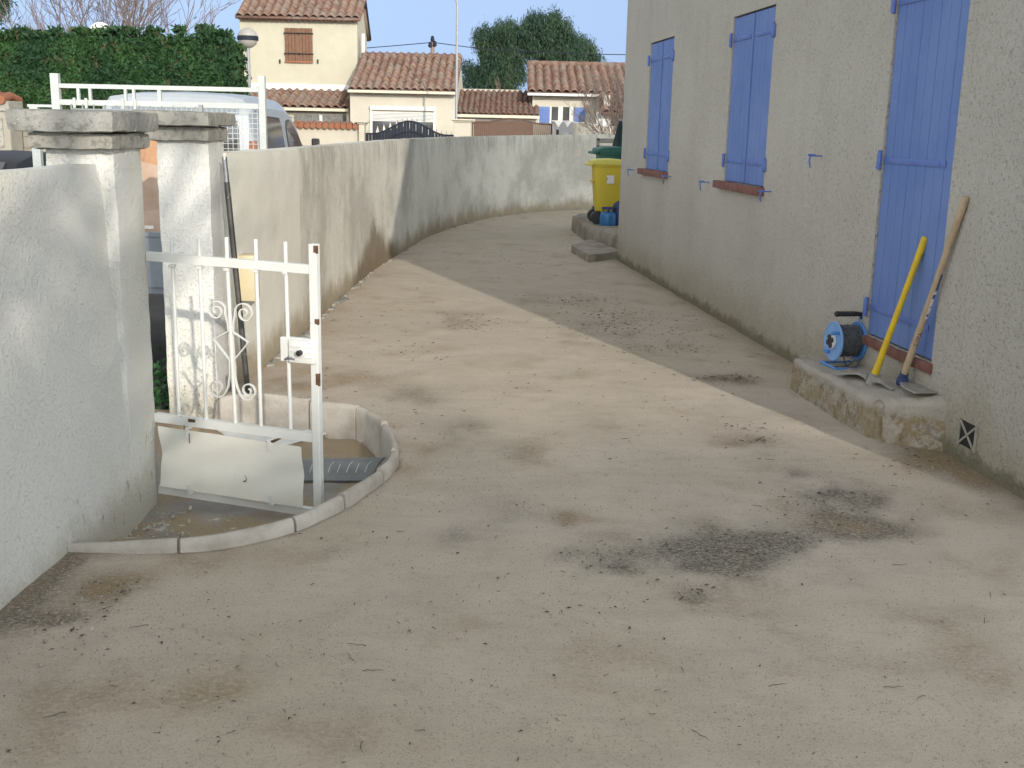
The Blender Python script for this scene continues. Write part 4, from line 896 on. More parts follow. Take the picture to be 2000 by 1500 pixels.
wheelie((1.50, 17.25, TZ), rad(6), 1.14, M['green'], M['green'], 'dark green lidded bin standing behind the yellow bin', lab=False)
# closed parasol
px = atY(1203, 262, 18.0); um = empty('folded_parasol', (px.x + .05, 18.0, TZ), 'dark folded parasol standing behind the bins', 'parasol')
u0, ut = Vector((px.x + .06, 18.0, TZ)), atY(1212, 236, 18.0); mb = MB(); ud = (ut - Vector((px.x + .02, 18, 1.0))).normalized(); k0 = Vector((px.x + .03, 18, .95)); vs = []; n_ = 16
for i, (f_, r_) in enumerate([(0, .10), (.05, .125), (.15, .13), (.45, .09), (.8, .05), (1, .02)]):
    for k in range(n_):
        th = 2 * math.pi * k / n_; rr_ = r_ * (1 + (.18 if k % 2 else -.12)); vs.append(k0.lerp(ut, f_) + Vector((math.cos(th) * rr_, math.sin(th) * rr_, 0)))
mb.add(vs, [(r * n_ + k, r * n_ + (k + 1) % n_, (r + 1) * n_ + (k + 1) % n_, (r + 1) * n_ + k) for r in range(5) for k in range(n_)] + [tuple(range(n_)), tuple(5 * n_ + k for k in range(n_))]); mb.build('canopy', M['darkgreen'], um, smooth=True, sharp=60)
mb = MB(); mb.tube([Vector((k0.x, 18, TZ)), ut + Vector((0, 0, .03))], .016, 8); mb.lathe([(.2, 0), (.2, .05), (.03, .07), (.03, .2)], (k0.x, 18, TZ), 20); mb.build('pole', M['galv'], um, smooth=True)
# slatted bench back behind the bins
BY = 18.6; b0, b1 = atY(1166, 268, BY), atY(1199, 268, BY); bz0, bz1 = atY(1180, 300, BY).z - .02, atY(1180, 270, BY).z
bn = empty('bench', ((b0.x + b1.x) / 2 + .3, BY - .2, 0), 'grey slatted garden bench seen above the green bin', 'bench'); xx0, xx1 = b0.x, b0.x + 1.2
for x_ in (xx0 + .02, xx1):
    mb = MB(); mb.box((x_, BY, (bz1 + 0) / 2), (.05, .04, bz1), None, .006); mb.box((x_, BY - .42, .35), (.05, .04, .7), None, .006); mb.box((x_, BY - .21, .68), (.05, .46, .035), None, .006); mb.build('leg', M['grey_wood'], bn)
    for z_ in (bz1 - .02, (bz0 + bz1) / 2, bz0 + .02): mb = MB(); mb.lathe([(.018, 0), (.02, .02), (.012, .03), (.001, .03)], (x_, BY - .022, z_), 10, (0, -1, 0)); mb.build('bolt_cap', M['black_plastic'], bn, smooth=True)
for k in range(3): mb = MB(); mb.box(((xx0 + xx1) / 2, BY - .005, bz1 - .04 - k * .115), (xx1 - xx0 - .05, .022, .075), None, .006); mb.build('back_slat', M['grey_wood'], bn)
mb = MB(); [mb.box(((xx0 + xx1) / 2, BY - .12 - k * .085, .44), (xx1 - xx0 - .05, .07, .022), None, .005) for k in range(4)]; mb.build('seat', M['grey_wood'], bn)
# gas bottle
gc = g(1187, 441, TZ); gb = empty('gas_bottle', gc, 'small blue gas bottle in front of the yellow bin', 'gas bottle')
mb = MB(); mb.lathe([(.09, .0), (.115, .01), (.118, .03), (.118, .14), (.11, .17), (.08, .195), (.04, .205), (.001, .206)], gc, 28); mb.build('body', M['gas_blue'], gb, smooth=True)
mb = MB(); mb.lathe([(.10, 0), (.105, .004), (.105, .02), (.10, .022)], gc - Vector((0, 0, .004)), 28); mb.build('foot_ring', M['block'], gb, smooth=True)
mb = MB(); 
for k in range(3): 
    th = k * 2.09 + .5; mb.bar(gc + Vector((math.cos(th) * .075, math.sin(th) * .075, .185)), gc + Vector((math.cos(th) * .085, math.sin(th) * .085, .24)), .03, .006, (-math.sin(th), math.cos(th), 0))
vs = []; prof = [(.080, .232), (.094, .234), (.094, .262), (.080, .262)]
for k in range(28):
    th = 2 * math.pi * k / 28
    for r_, z_ in prof: vs.append(gc + Vector((math.cos(th) * r_, math.sin(th) * r_, z_)))
mb.add(vs, [(k * 4 + j, k * 4 + (j + 1) % 4, ((k + 1) % 28) * 4 + (j + 1) % 4, ((k + 1) % 28) * 4 + j) for k in range(28) for j in range(4)]); mb.build('collar', M['navy'], gb, smooth=True, sharp=50)
mb = MB(); mb.lathe([(.02, .2), (.02, .22), (.012, .222), (.012, .24), (.018, .242), (.018, .25), (.001, .25)], gc, 12); mb.build('valve', M['steel'], gb, smooth=True)
g2 = g(1206, 441, TZ) + Vector((.05, .05, 0)); g2e = empty('gas_bottle', g2, 'taller dark blue bottle half hidden at the house corner', 'gas bottle')
mb = MB(); mb.lathe([(.10, 0), (.12, .015), (.122, .05), (.122, .27), (.11, .31), (.06, .345), (.001, .35)], g2, 28); mb.build('body', M['navy'], g2e, smooth=True)
mb = MB(); mb.lathe([(.022, .34), (.022, .38), (.03, .382), (.03, .395), (.001, .396)], g2, 14); mb.build('valve', M['steel'], g2e, smooth=True)

# ------------------------------------------------------------------ trailer with cage, behind the wall
def part(fn, name, m, parent, **k): mb = MB(); fn(mb); return mb.build(name, m, parent, **k)
SZ = -.2
tr = empty('trailer', (-3.0, 8.4, SZ), 'white framed trailer cage loaded with orange rubble behind the gate pillars', 'trailer')
TY = 9.5
part(lambda m: [m.box((-3.05, 8.35, .48), (1.72, 2.3, .06))], 'bed', M['trailer_side'], tr)
for nm, c, d in (('side_board', (-2.185, 8.35, .66), (.03, 2.3, .34)), ('side_board', (-3.92, 8.35, .66), (.03, 2.3, .34)), ('tailboard', (-3.05, 7.2, .66), (1.70, .03, .34))): part(lambda m: [m.box(c, d, None, .004), m.box((c[0], c[1], .835), (d[0] + .02, d[1] + .02, .03), None, .004)], nm, M['trailer_side'], tr)
part(lambda m: [m.box((-2.12, TY, 1.0), (.055, .055, 1.86), None, .004)], 'cage_post', M['trailer'], tr)
part(lambda m: [m.box((-3.83, TY, 1.77), (.068, .055, .29), None, .004)], 'cage_post', M['trailer'], tr)
part(lambda m: [m.box((-4.02, TY, 1.0), (.07, .055, 1.28), None, .004)], 'cage_post', M['trailer'], tr)
part(lambda m: [m.box((-2.97, TY, 1.817), (1.66, .035, .036), None, .003)], 'cage_rail', M['trailer'], tr)
part(lambda m: [m.box((-3.0, TY, 1.685), (1.70, .035, .045), None, .003), m.box((-3.95, TY - .003, 1.652), (.24, .035, .022), None, .002)], 'cage_rail', M['trailer'], tr)
for u in (154, 177, 246, 262, 312): 
    x_ = atY(u, 190, TY).x; part(lambda m: [m.box((x_, TY - .002, 1.748), (.022 if u != 312 else .03, .03, .11), None, .002)], 'cage_stay', M['trailer'], tr)
for u in (148, 171, 242, 266): x_ = atY(u, 205, TY).x; part(lambda m: [m.box((x_, TY - .03, 1.68), (.024, .018, .085), None, .006)], 'cage_bracket', M['trailer'], tr)
part(lambda m: [m.box((-3.05, TY, 1.17), (1.80, .03, .06), None, .003)], 'cage_rail', M['trailer'], tr)
def meshp(m, x0, x1, z0, z1, st, r, y):
    x = x0
    while x <= x1 + 1e-6: m.box((x, y, (z0 + z1) / 2), (r, r, z1 - z0)); x += st
    z = z0
    while z <= z1 + 1e-6: m.box(((x0 + x1) / 2, y - r, z), (x1 - x0, r, r)); z += st
part(lambda m: meshp(m, -3.3, -2.16, 1.21, 1.66, .042, .0045, TY), 'wire_mesh', M['trailer'], tr)
part(lambda m: meshp(m, -3.36, -2.40, 1.20, 1.66, .085, .009, TY - .9), 'wire_mesh', M['galv'], tr)
part(lambda m: [m.box((-2.385, TY - .9, 1.25), (.03, .03, .85))], 'mesh_frame', M['galv'], tr)
for x_ in (-2.10, -4.0):
    part(lambda m: [m.lathe([(.17, -.09), (.28, -.085), (.30, -.06), (.30, .06), (.28, .085), (.17, .09)], (x_, 8.35, SZ + .30), 28, (1, 0, 0))], 'wheel', M['tyre'], tr, smooth=True)
def arch(m, x):
    P0 = [(math.cos(a) * .37, math.sin(a) * .37) for a in np.linspace(0, math.pi, 13)]
    vs = []
    for r_ in (1, .94):
        for xx in (x - .12, x + .12): vs += [(xx, 8.35 + p * r_, SZ + .30 + q * r_) for p, q in P0]
    for a_, b_ in ((0, 1), (1, 3), (3, 2), (2, 0)): m.add([vs[a_ * 13 + i] for i in range(13)] + [vs[b_ * 13 + i] for i in range(13)], [(i, i + 1, 14 + i, 13 + i) for i in range(12)])
for x_ in (-2.10, -4.0): part(lambda m: arch(m, x_), 'mudguard', M['galv'], tr)
part(lambda m: [m.box((-3.05, 6.75, .40), (.08, 1.0, .07)), m.tube([(-3.05, 6.3, SZ), (-3.05, 6.3, .4)], .025, 8)], 'drawbar', M['galv'], tr)
# load: orange clay pile and cardboard sheets
def heap(name, cx, cy, rx_, ry_, z0, h, m, label, cat, seed=0, sc_=2.4):
    mb = MB(); n_ = 40; vs = []; 
    for j in range(n_ + 1):
        for i in range(n_ + 1):
            x, y = -1 + 2 * i / n_, -1 + 2 * j / n_; r2 = min(1, (abs(x) ** 2.4 + abs(y) ** 2.4)); q = noise.fractal(Vector((x * sc_ + seed, y * sc_, 0)), 1, 2, 5)
            vs.append((cx + x * rx_, cy + y * ry_, z0 + max(0, h * (1 - r2) * (1 + .25 * q) + .06 * q * (1 - r2))))
    mb.add(vs, [(j * (n_ + 1) + i, j * (n_ + 1) + i + 1, (j + 1) * (n_ + 1) + i + 1, (j + 1) * (n_ + 1) + i) for j in range(n_) for i in range(n_)]); return tag(mb.build(name, m), label, cat)
heap('rubble_pile', -2.85, 8.75, .66, .70, .52, .98, M['clay'], 'heap of orange rubble inside the trailer cage', 'rubble', 2)
cb = empty('cardboard_sheet', (-2.75, 7.75, .55), 'tan cardboard sheets leaning inside the trailer seen between the pillars', 'cardboard sheets')
part(lambda m: [m.box((-2.72, 7.85, .92), (.85, .02, .80), Euler((rad(-28), rad(14), rad(8))), .004)], 'sheet', M['card'], cb)
part(lambda m: [m.box((-2.62, 7.62, .74), (.75, .02, .45), Euler((rad(-35), rad(-9), rad(-4))), .004)], 'sheet', M['card'], cb)
sh = empty('garden_shrub', (-2.02, 6.75, SZ), 'small green shrub growing in the gap between the gate pillars', 'shrub')
mb = MB()
for k in range(900):
    c = Vector((random.gauss(0, .13), random.gauss(0, .15), abs(random.gauss(.12, .11)))) + Vector((-2.12, 6.9, SZ)); n_ = Vector((random.gauss(0, 1), random.gauss(0, 1), random.gauss(0, 1))).normalized(); a_ = n_.orthogonal().normalized() * .022; b_ = n_.cross(a_).normalized() * .012
    mb.add([c - a_, c + b_, c + a_, c - b_], [(0, 1, 2, 3)])
mb.build('leaves', M['shrub'], sh)
mb = MB(); [mb.tube([Vector((-2.12, 6.9, SZ)), Vector((-2.12 + random.gauss(0, .12), 6.9 + random.gauss(0, .12), SZ + .3))], [.006, .002], 5) for k in range(9)]; mb.build('stem', M['bark'], sh)

# ------------------------------------------------------------------ van
van = empty('van', (-3.95, 14.8, SZ), 'white van parked in the street beyond the wall', 'van')
VX, VW = -3.83, .93   # centre x, half width
def vsec(y, zroof, wl, wr, zb=.15):
    """cross-section outline at y: sill, waist, roof edge, roof"""
    return [(-VW * wl, zb), (-VW * wl, .75), (-VW * wl * .985, 1.05), (-VW * wl * .90, zroof - .16), (-VW * wl * .80, zroof - .035), (-VW * wl * .55, zroof), (0, zroof + .015), (VW * wl * .55, zroof), (VW * wl * .80, zroof - .035), (VW * wl * .90, zroof - .16), (VW * wl * .985, 1.05), (VW * wl, .75), (VW * wl, zb)]
secs = [(12.78, 1.80, .975), (12.84, 1.845, 1), (13.3, 1.875, 1), (14.0, 1.88, 1), (14.6, 1.86, 1), (15.0, 1.80, 1), (15.4, 1.66, 1), (15.8, 1.46, .99), (16.15, 1.22, .98), (16.6, 1.12, .96), (17.1, 1.0, .92), (17.25, .85, .88)]
mb = MB(); vs = []
for y, zr, wl in secs:
    s_ = vsec(y, zr, wl, wl)
    if zr < 1.25: s_ = [(x, min(z, zr - (.02 if abs(x) > .5 else 0))) for x, z in s_]
    vs += [(VX + x, y, z) for x, z in s_]
m_ = 13; mb.add(vs, [(r * m_ + k, r * m_ + k + 1, (r + 1) * m_ + k + 1, (r + 1) * m_ + k) for r in range(len(secs) - 1) for k in range(m_ - 1)] + [tuple(range(m_)), tuple((len(secs) - 1) * m_ + k for k in range(m_))] + [(r * m_, (r + 1) * m_, (r + 1) * m_ + 12, r * m_ + 12) for r in range(len(secs) - 1)])
body = mb.build('body', M['vanpaint'], van, smooth=True, sharp=28)
def sidex(y, z): # right side surface
    zr = float(np.interp(y, [a for a, _, _ in secs], [b for _, b, _ in secs])); 
    if z <= 1.05: return VX + VW * (1 - .015 * (z - .75) / .3 if z > .75 else 1)
    return VX + VW * (.985 - .085 * (z - 1.05) / max(.1, zr - .16 - 1.05))
def spanel(pts, off, m, name, parent, th=.006):
    f_ = [Vector((sidex(y, z) + off, y, z)) for y, z in pts]; b_ = [p - Vector((th, 0, 0)) for p in f_]; mb = MB(); mb.hull(f_, b_); return mb.build(name, m, parent)
w1 = [(13.30, 1.02), (14.33, 1.02), (14.36, 1.10), (14.30, 1.50), (14.22, 1.60), (13.38, 1.62), (13.30, 1.55)]
w2 = [(14.62, 1.02), (15.86, 1.02), (15.66, 1.22), (15.38, 1.42), (15.08, 1.55), (14.85, 1.59), (14.66, 1.57), (14.60, 1.48)]
def grow(P, k): c = (sum(p[0] for p in P) / len(P), sum(p[1] for p in P) / len(P)); return [(c[0] + (p[0] - c[0]) * (1 + k), c[1] + (p[1] - c[1]) * (1 + k)) for p in P]
for P in (w1, w2):
    fr_ = spanel(grow(P, .07), .004, M['black_plastic'], 'side_window', van); spanel(P, .009, M['glass'], 'pane', fr_)
for yy in (14.47, 12.95): spanel([(yy, .3), (yy + .02, .3), (yy + .02, 1.66), (yy, 1.66)], .003, M['vangrey'], 'door_seam', van)
spanel([(12.95, 1.675), (15.2, 1.625), (15.2, 1.64), (12.95, 1.69)], .004, M['vangrey'], 'roof_gutter', van)
# rear doors
RY = 12.78
part(lambda m: [m.box((VX, RY - .002, 1.69), (1.42, .01, .10), None, .003)], 'rear_trim', M['vangrey'], van)
for sx in (-1, 1):
    d_ = part(lambda m: [m.box((VX + sx * .42, RY - .010, .98), (.80, .02, 1.30), None, .008)], 'rear_door', M['vanpaint'], van, smooth=True)
    part(lambda m: [m.box((VX + sx * .40, RY - .022, 1.33), (.62, .012, .48), None, .02)], 'rear_window', M['glass'], d_, smooth=True)
    part(lambda m: [m.box((VX + sx * .86, RY - .004, 1.15), (.09, .04, .40), None, .01)], 'rear_light', M['tile3'], van, smooth=True)
    for yy in (13.45, 16.3): part(lambda m: [m.lathe([(.18, -.09), (.29, -.085), (.31, -.06), (.31, .06), (.29, .085), (.18, .09)], (VX + sx * .84, yy, SZ + .31), 26, (1, 0, 0))], 'wheel', M['tyre'], van, smooth=True)
part(lambda m: [m.tube([(VX + .86, 15.9, 1.22), (VX + .97, 15.86, 1.22)], .015, 8), m.box((VX + 1.02, 15.84, 1.26), (.11, .06, .20), None, .02)], 'door_mirror', M['black_plastic'], van)
part(lambda m: [m.box((VX, RY - .06, .22), (1.8, .14, .2), None, .03)], 'bumper', M['black_plastic'], van, smooth=True)

# dark car beyond, only its roof shows
car = empty('parked_car', (-6.4, 14.2, SZ - .05), 'dark car whose roof shows above the left wall', 'car')
secs = [(12.2, .55, .80), (12.3, .80, .84), (12.7, .88, .86), (13.1, 1.06, .80), (13.6, 1.14, .76), (14.4, 1.15, .76), (15.0, 1.04, .80), (15.6, .82, .86), (16.1, .72, .84), (16.3, .5, .78)]
mb = MB(); vs = []
for y, zr, hw in secs: vs += [(-6.4 + x, y, z) for x, z in ((-.86, 0), (-.88, .4), (-.86, min(.68, zr - .03)), (-hw * .78, zr - .02), (0, zr), (hw * .78, zr - .02), (.86, min(.68, zr - .03)), (.88, .4), (.86, 0))]
m_ = 9; mb.add(vs, [(r * m_ + k, r * m_ + k + 1, (r + 1) * m_ + k + 1, (r + 1) * m_ + k) for r in range(len(secs) - 1) for k in range(m_ - 1)] + [tuple(range(m_)), tuple((len(secs) - 1) * m_ + k for k in range(m_))]); mb.build('body', M['darkcar'], car, smooth=True, sharp=35)
part(lambda m: [m.hull([(-6.4 - .55, 12.74, .90), (-6.4 + .55, 12.74, .90), (-6.4 + .5, 13.05, 1.05), (-6.4 - .5, 13.05, 1.05)], [(-6.4 - .55, 12.76, .88), (-6.4 + .55, 12.76, .88), (-6.4 + .5, 13.07, 1.03), (-6.4 - .5, 13.07, 1.03)])], 'rear_window', M['glass'], car)
for sx in (-1, 1):
    for yy in (12.9, 15.5): part(lambda m: [m.lathe([(.16, -.09), (.29, -.08), (.30, 0), (.29, .08), (.16, .09)], (-6.4 + sx * .8, yy, SZ + .26), 22, (1, 0, 0))], 'wheel', M['tyre'], car, smooth=True)

# ------------------------------------------------------------------ tiled roofs
def tileroof(name, o0, ux, up_, nx_, ny_, tw, tl, m, parent, r=.42, eave_drop=True, seed=0):
    """barrel tile roof: o0 lower-left corner, ux unit along the eave, up_ unit up the slope; nx_ columns, ny_ rows"""
    ux, up_ = Vector(ux).normalized(), Vector(up_).normalized(); nn = ux.cross(up_).normalized()
    if nn.z < 0: nn = -nn
    K = 8; vs = []; fs = []; tint = []; rg = random.Random(seed)
    for j in range(ny_):
        for i in range(nx_):
            jit = rg.uniform(-.012, .012); tn = min(1, max(0, rg.gauss(.45, .33))); b0_ = len(vs); dy = rg.uniform(-.02, .02)
            for e_, (yy, lift) in enumerate(((j * tl - .03 + dy, .035), ((j + 1) * tl + .04, .0))):
                wd = tw * (1.0 if e_ == 0 else .86)
                for k in range(K + 1):
                    f_ = k / K; x = i * tw + tw / 2 + (f_ - .5) * wd + jit; h_ = math.sin(f_ * math.pi) ** .8 * tw * r
                    vs.append(Vector(o0) + ux * x + up_ * yy + nn * (h_ + lift))
            for k in range(K): fs.append((b0_ + k, b0_ + k + 1, b0_ + K + 2 + k, b0_ + K + 1 + k)); tint.append(tn)
            c_ = len(vs)   # butt end thickness
            for k in range(K + 1): vs.append(vs[b0_ + k] - nn * .03)
            for k in range(K): fs.append((b0_ + k, c_ + k, c_ + k + 1, b0_ + k + 1)); tint.append(tn * .6)
    b0_ = len(vs); W_, L_ = nx_ * tw, ny_ * tl
    for x, y in ((0, -.02), (W_, -.02), (W_, L_), (0, L_)): vs.append(Vector(o0) + ux * x + up_ * y + nn * .012)
    for x, y in ((0, -.02), (W_, -.02), (W_, L_), (0, L_)): vs.append(Vector(o0) + ux * x + up_ * y - nn * .07)
    for q in ((0, 1, 2, 3), (4, 7, 6, 5), (0, 4, 5, 1), (1, 5, 6, 2), (2, 6, 7, 3), (3, 7, 4, 0)): fs.append(tuple(b0_ + x for x in q)); tint.append(.2)
    me = bpy.data.meshes.new(name); me.from_pydata([tuple(v) for v in vs], [], fs); at = me.attributes.new('tint', 'FLOAT', 'FACE'); at.data.foreach_set('value', tint)
    for p in me.polygons: p.use_smooth = True
    me.materials.append(m); o = bpy.data.objects.new(name, me); COL.objects.link(o); o.parent = parent; o.location = -parent_world(parent); return o
def bx(name, x0, x1, y0, y1, z0, z1, m, parent, bev=0): 
    mb = MB(); mb.box(((x0 + x1) / 2, (y0 + y1) / 2, (z0 + z1) / 2), (abs(x1 - x0), abs(y1 - y0), abs(z1 - z0)), None, bev); return mb.build(name, m, parent)
def PX(u, v, Y): return atY(u, v, Y).x
def PZ(u, v, Y): return atY(u, v, Y).z

# two-storey house
Y0 = 40.0; xa, xb = PX(470, 100, Y0), PX(698, 100, Y0); ze = PZ(580, 33, Y0)
mh = empty('two_storey_house', ((xa + xb) / 2, Y0, 0), 'tall cream house with brown shutters and a red tiled roof', 'house')
D0 = 7.0; rz_ = ze + 1.25
mb = MB(); pr = [(Y0, -.3), (Y0, ze), (Y0 + 1.3, ze + .62), (Y0 + 2.5, 4.62), (Y0 + 2.5, -.3)]
mb.hull([(xa, y, z) for y, z in pr], [(xb, y, z) for y, z in pr]); mb.build('wall', M['cream'], mh)
sl2 = Vector((0, 1.45, .72)); nr = int(sl2.length / .36) + 1
tileroof('roof', (xa - .08, Y0 - .28, ze - .05), (1, 0, 0), sl2, 15, nr, (xb - xa + .22) / 15, .36, M['tile'], mh, seed=1)
tileroof('roof', (xb + .1, Y0 + 2.6, 4.62), (-1, 0, 0), (0, -1.25, 1.22), 15, 4, (xb - xa + .22) / 15, .36, M['tile'], mh, seed=2)
# eave course under the tiles
mb = MB()
for k in range(22): 
    x = xa + .06 + (xb - xa - .1) * k / 21; mb.tube([(x, Y0 - .22, ze - .09), (x, Y0 + .05, ze - .05)], .075, 8)
mb.build('eave_tile', M['tile'], mh, smooth=True)
f_ = [PX(557, 90, Y0), PX(611, 90, Y0), PZ(580, 119, Y0), PZ(580, 55, Y0)]
for a_, b_ in ((f_[0], (f_[0] + f_[1]) / 2 - .01), ((f_[0] + f_[1]) / 2 + .01, f_[1])):
    mb = MB(); n_ = 4; wd = (b_ - a_) / n_
    for k in range(n_): mb.box((a_ + wd * (k + .5), Y0 - .04, (f_[2] + f_[3]) / 2), (wd - .008, .05, f_[3] - f_[2]), None, .006)
    o = mb.build('shutter', M['shutter_wood'], mh); [part(lambda m: m.box(((a_ + b_) / 2, Y0 - .07, z), (b_ - a_ + .06, .012, .05)), 'hinge', M['dark'], o) for z in (f_[2] + .23, f_[3] - .18)]
bx('window_sill', f_[0], f_[1], Y0 - .10, Y0, f_[2] - .06, f_[2] - .005, M['tile3'], mh)
for u in (547, 621): bx('shutter_catch', PX(u, 118, Y0) - .02, PX(u, 118, Y0) + .02, Y0 - .06, Y0, PZ(u, 124, Y0), PZ(u, 116, Y0), M['dark'], mh)
bx('flashing', PX(476, 168, Y0 - .1), PX(682, 168, Y0 - .1), Y0 - .12, Y0 - .003, PZ(580, 176, Y0), PZ(580, 164, Y0), M['white_lead'], mh)
bx('downpipe', xb + .14, xb + .24, Y0 + .1, Y0 + .2, 3.2, PZ(706, 65, Y0), M['whitepvc'], mh)
mb = MB(); mb.bar((xb + .12, Y0 + 1.3, ze + .72), (xb + .12, Y0 + 2.62, 4.62), .06, .10, (1, 0, 0)); mb.build('verge', M['dark'], mh)
# lean-to left wing with window band
Y1 = 38.0; x0, x1 = PX(470, 200, Y1), PX(683, 200, Y1); z1_ = PZ(620, 214, Y1)
lw2 = empty('veranda', ((x0 + x1) / 2, Y1, 0), 'low tiled veranda with dark windows under the tall cream house', 'veranda')
bx('wall', x0, x1, Y1 + .02, Y0 - .13, -.3, z1_ - .03, M['cream'], lw2)
tileroof('roof', (x0, Y1 - .25, z1_ + .03), (1, 0, 0), (0, 2.05, PZ(600, 178, Y0 - .1) - z1_ - .08), 13, 6, (x1 - x0) / 13, .375, M['tile'], lw2, seed=3)
bx('gutter', x0, x1, Y1 - .33, Y1 - .25, z1_ - .05, z1_ + .04, M['gutter'], lw2)
zz0, zz1 = PZ(620, 246, Y1) - .1, PZ(620, 224, Y1)
for a_, b_ in ((575, 624), (630, 676)):
    o = bx('window', PX(a_, 235, Y1), PX(b_, 235, Y1), Y1 - .02, Y1 + .02, zz0 - .5, zz1, M['stone_wall'], lw2)
bx('window_frame', PX(624, 235, Y1), PX(630, 235, Y1), Y1 - .04, Y1 + .02, zz0 - .5, zz1, M['whitepvc'], lw2); bx('window_frame', PX(560, 235, Y1), PX(678, 235, Y1), Y1 - .035, Y1 + .02, zz1 + .002, zz1 + .07, M['block'], lw2)
bx('downpipe', PX(680, 200, Y1) - .04, PX(680, 200, Y1) + .05, Y1 - .14, Y1 - .05, -.2, z1_, M['gutter'], lw2)
# garage wing
Y2 = 37.0; x0, x1 = PX(684, 220, Y2), PX(889, 220, Y2); z2_ = PZ(790, 180, Y2)
gw = empty('garage_wing', ((x0 + x1) / 2, Y2, 0), 'cream single storey wing with a white roller shutter window', 'house wing')
gz = PZ(790, 112, Y2 + 3.0); mb = MB(); pr = [(Y2, -.3), (Y2, z2_ - .02), (Y2 + 3.0, gz - .1), (Y2 + 6, z2_ - .02), (Y2 + 6, -.3)]; mb.hull([(x0, y, z) for y, z in pr], [(x1, y, z) for y, z in pr]); mb.build('wall', M['cream2'], gw)
sl3 = Vector((0, 3.25, gz - z2_ - .02)); xl = PX(682, 175, Y2); xr = PX(893, 175, Y2)
tileroof('roof', (xl, Y2 - .25, z2_ + .03), (1, 0, 0), sl3, 14, int(sl3.length / .37) + 1, (xr - xl) / 14, .37, M['tile'], gw, seed=4)
mb = MB(); [mb.lathe([(.11, -.20), (.13, .20)], (xl + .2 + k * .36, Y2 + 3.0, gz + .02), 10, (1, 0, 0)) for k in range(int((xr - xl) / .36))]; mb.build('ridge_tile', M['tile2'], gw, smooth=True)
bx('gutter', xl, xr, Y2 - .36, Y2 - .26, z2_ - .05, z2_ + .03, M['gutter'], gw)
a_, b_ = PX(724, 215, Y2), PX(850, 215, Y2); zt_, zm_, zb_ = PZ(790, 208, Y2), PZ(790, 216, Y2), PZ(790, 238, Y2)
bx('shutter_box', a_ - .02, b_ + .02, Y2 - .10, Y2, zm_, zt_, M['whitepvc'], gw, .01)
mb = MB(); n_ = 7
for k in range(n_): z = zm_ - .05 - (zm_ - .05 - zb_) * (k + .5) / n_; mb.box(((a_ + b_) / 2, Y2 - .03, z), (b_ - a_ - .1, .04, (zm_ - .05 - zb_) / n_ - .008), None, .006)
mb.build('roller_shutter', M['whitepvc'], gw)
wf = bx('window', a_ + .05, b_ - .05, Y2 - .012, Y2 + .01, zb_ - 1.0, zb_ + .02, M['glass'], gw)
for x in (a_ + .02, b_ - .02): bx('window_frame', x - .04, x + .04, Y2 - .06, Y2 - .002, zb_ - 1.0, zm_ - .002, M['whitepvc'], wf)
# pointed lace curtain edge
mb = MB(); n_ = 9
for k in range(n_): 
    x = a_ + .12 + (b_ - a_ - .24) * (k + .5) / n_; c = abs(k - (n_ - 1) / 2) / n_; z = zb_ - .10 - c * .55; mb.hull([(x - .05, Y2 - .02, z), (x, Y2 - .02, z + .20), (x + .05, Y2 - .02, z), (x, Y2 - .02, z - .07)], [(x - .05, Y2 - .016, z), (x, Y2 - .016, z + .20), (x + .05, Y2 - .016, z), (x, Y2 - .016, z - .07)])
mb.build('lace_curtain', M['whitepvc'], wf)
# small brown roofed link
Y3 = 38.0; x0, x1 = PX(891, 200, Y3), PX(1054, 200, Y3); z3_ = PZ(970, 226, Y3)
lk2 = empty('garage_link', ((x0 + x1) / 2, Y3, 0), 'low garage with a dark brown tiled lean-to roof between the houses', 'garage')
bx('wall', x0, x1, Y3, Y3 + 3, -.3, z3_ - .02, M['cream2'], lk2); zb3 = PZ(960, 180, Y3 + 2.2)
tileroof('roof', (x0, Y3 - .25, z3_ + .02), (1, 0, 0), (0, 2.45, zb3 - z3_), 15, 7, (x1 - x0) / 15, .36, M['tile2'], lk2, seed=5)
bx('gutter', x0, x1, Y3 - .35, Y3 - .26, z3_ - .07, z3_ + .02, M['gutter'], lk2)
bx('back_wall', x0, PX(1020, 180, Y3), Y3 + 2.25, Y3 + 2.5, 1.0, zb3 + .10, M['cream2'], lk2)
gd_ = bx('garage_door', PX(928, 240, Y3), PX(1040, 240, Y3), Y3 - .03, Y3 - .002, -.2, PZ(980, 237, Y3), M['shutter_wood'], lk2); bx('door_frame', PX(925, 240, Y3), PX(1043, 240, Y3), Y3 - .035, Y3 - .002, PZ(980, 237, Y3) + .002, PZ(980, 233, Y3), M['whitepvc'], lk2)
# right house with blue shutters
Y4 = 38.6; x0, x1 = PX(1040, 200, Y4), PX(1172, 200, Y4); xe = x0 + 9.5; z4_ = PZ(1100, 184, Y4)
rh = empty('blue_shuttered_house', ((x0 + x1) / 2 + 2, Y4, 0), 'low cream house with blue shutters and a long tiled roof', 'house')
rz4 = PZ(1100, 127, Y4 + 3.6); mb = MB(); pr = [(Y4, -.3), (Y4, z4_ - .02), (Y4 + 3.6, rz4 - .12), (Y4 + 7.2, z4_), (Y4 + 7.2, -.3)]; mb.hull([(x0, y, z) for y, z in pr], [(xe, y, z) for y, z in pr]); mb.build('wall', M['cream2'], rh)
bx('side_wall', x1, x1 + .2, Y4 - 1.8, Y4 - .003, -.3, z4_ - .05, M['cream2'], rh)
sl4 = Vector((0, 3.9, rz4 - z4_ - .03)); xl = PX(1030, 186, Y4)
tileroof('roof', (xl, Y4 - .3, z4_ + .02), (1, 0, 0), sl4, 34, int(sl4.length / .37) + 1, .285, .37, M['tile'], rh, seed=6)
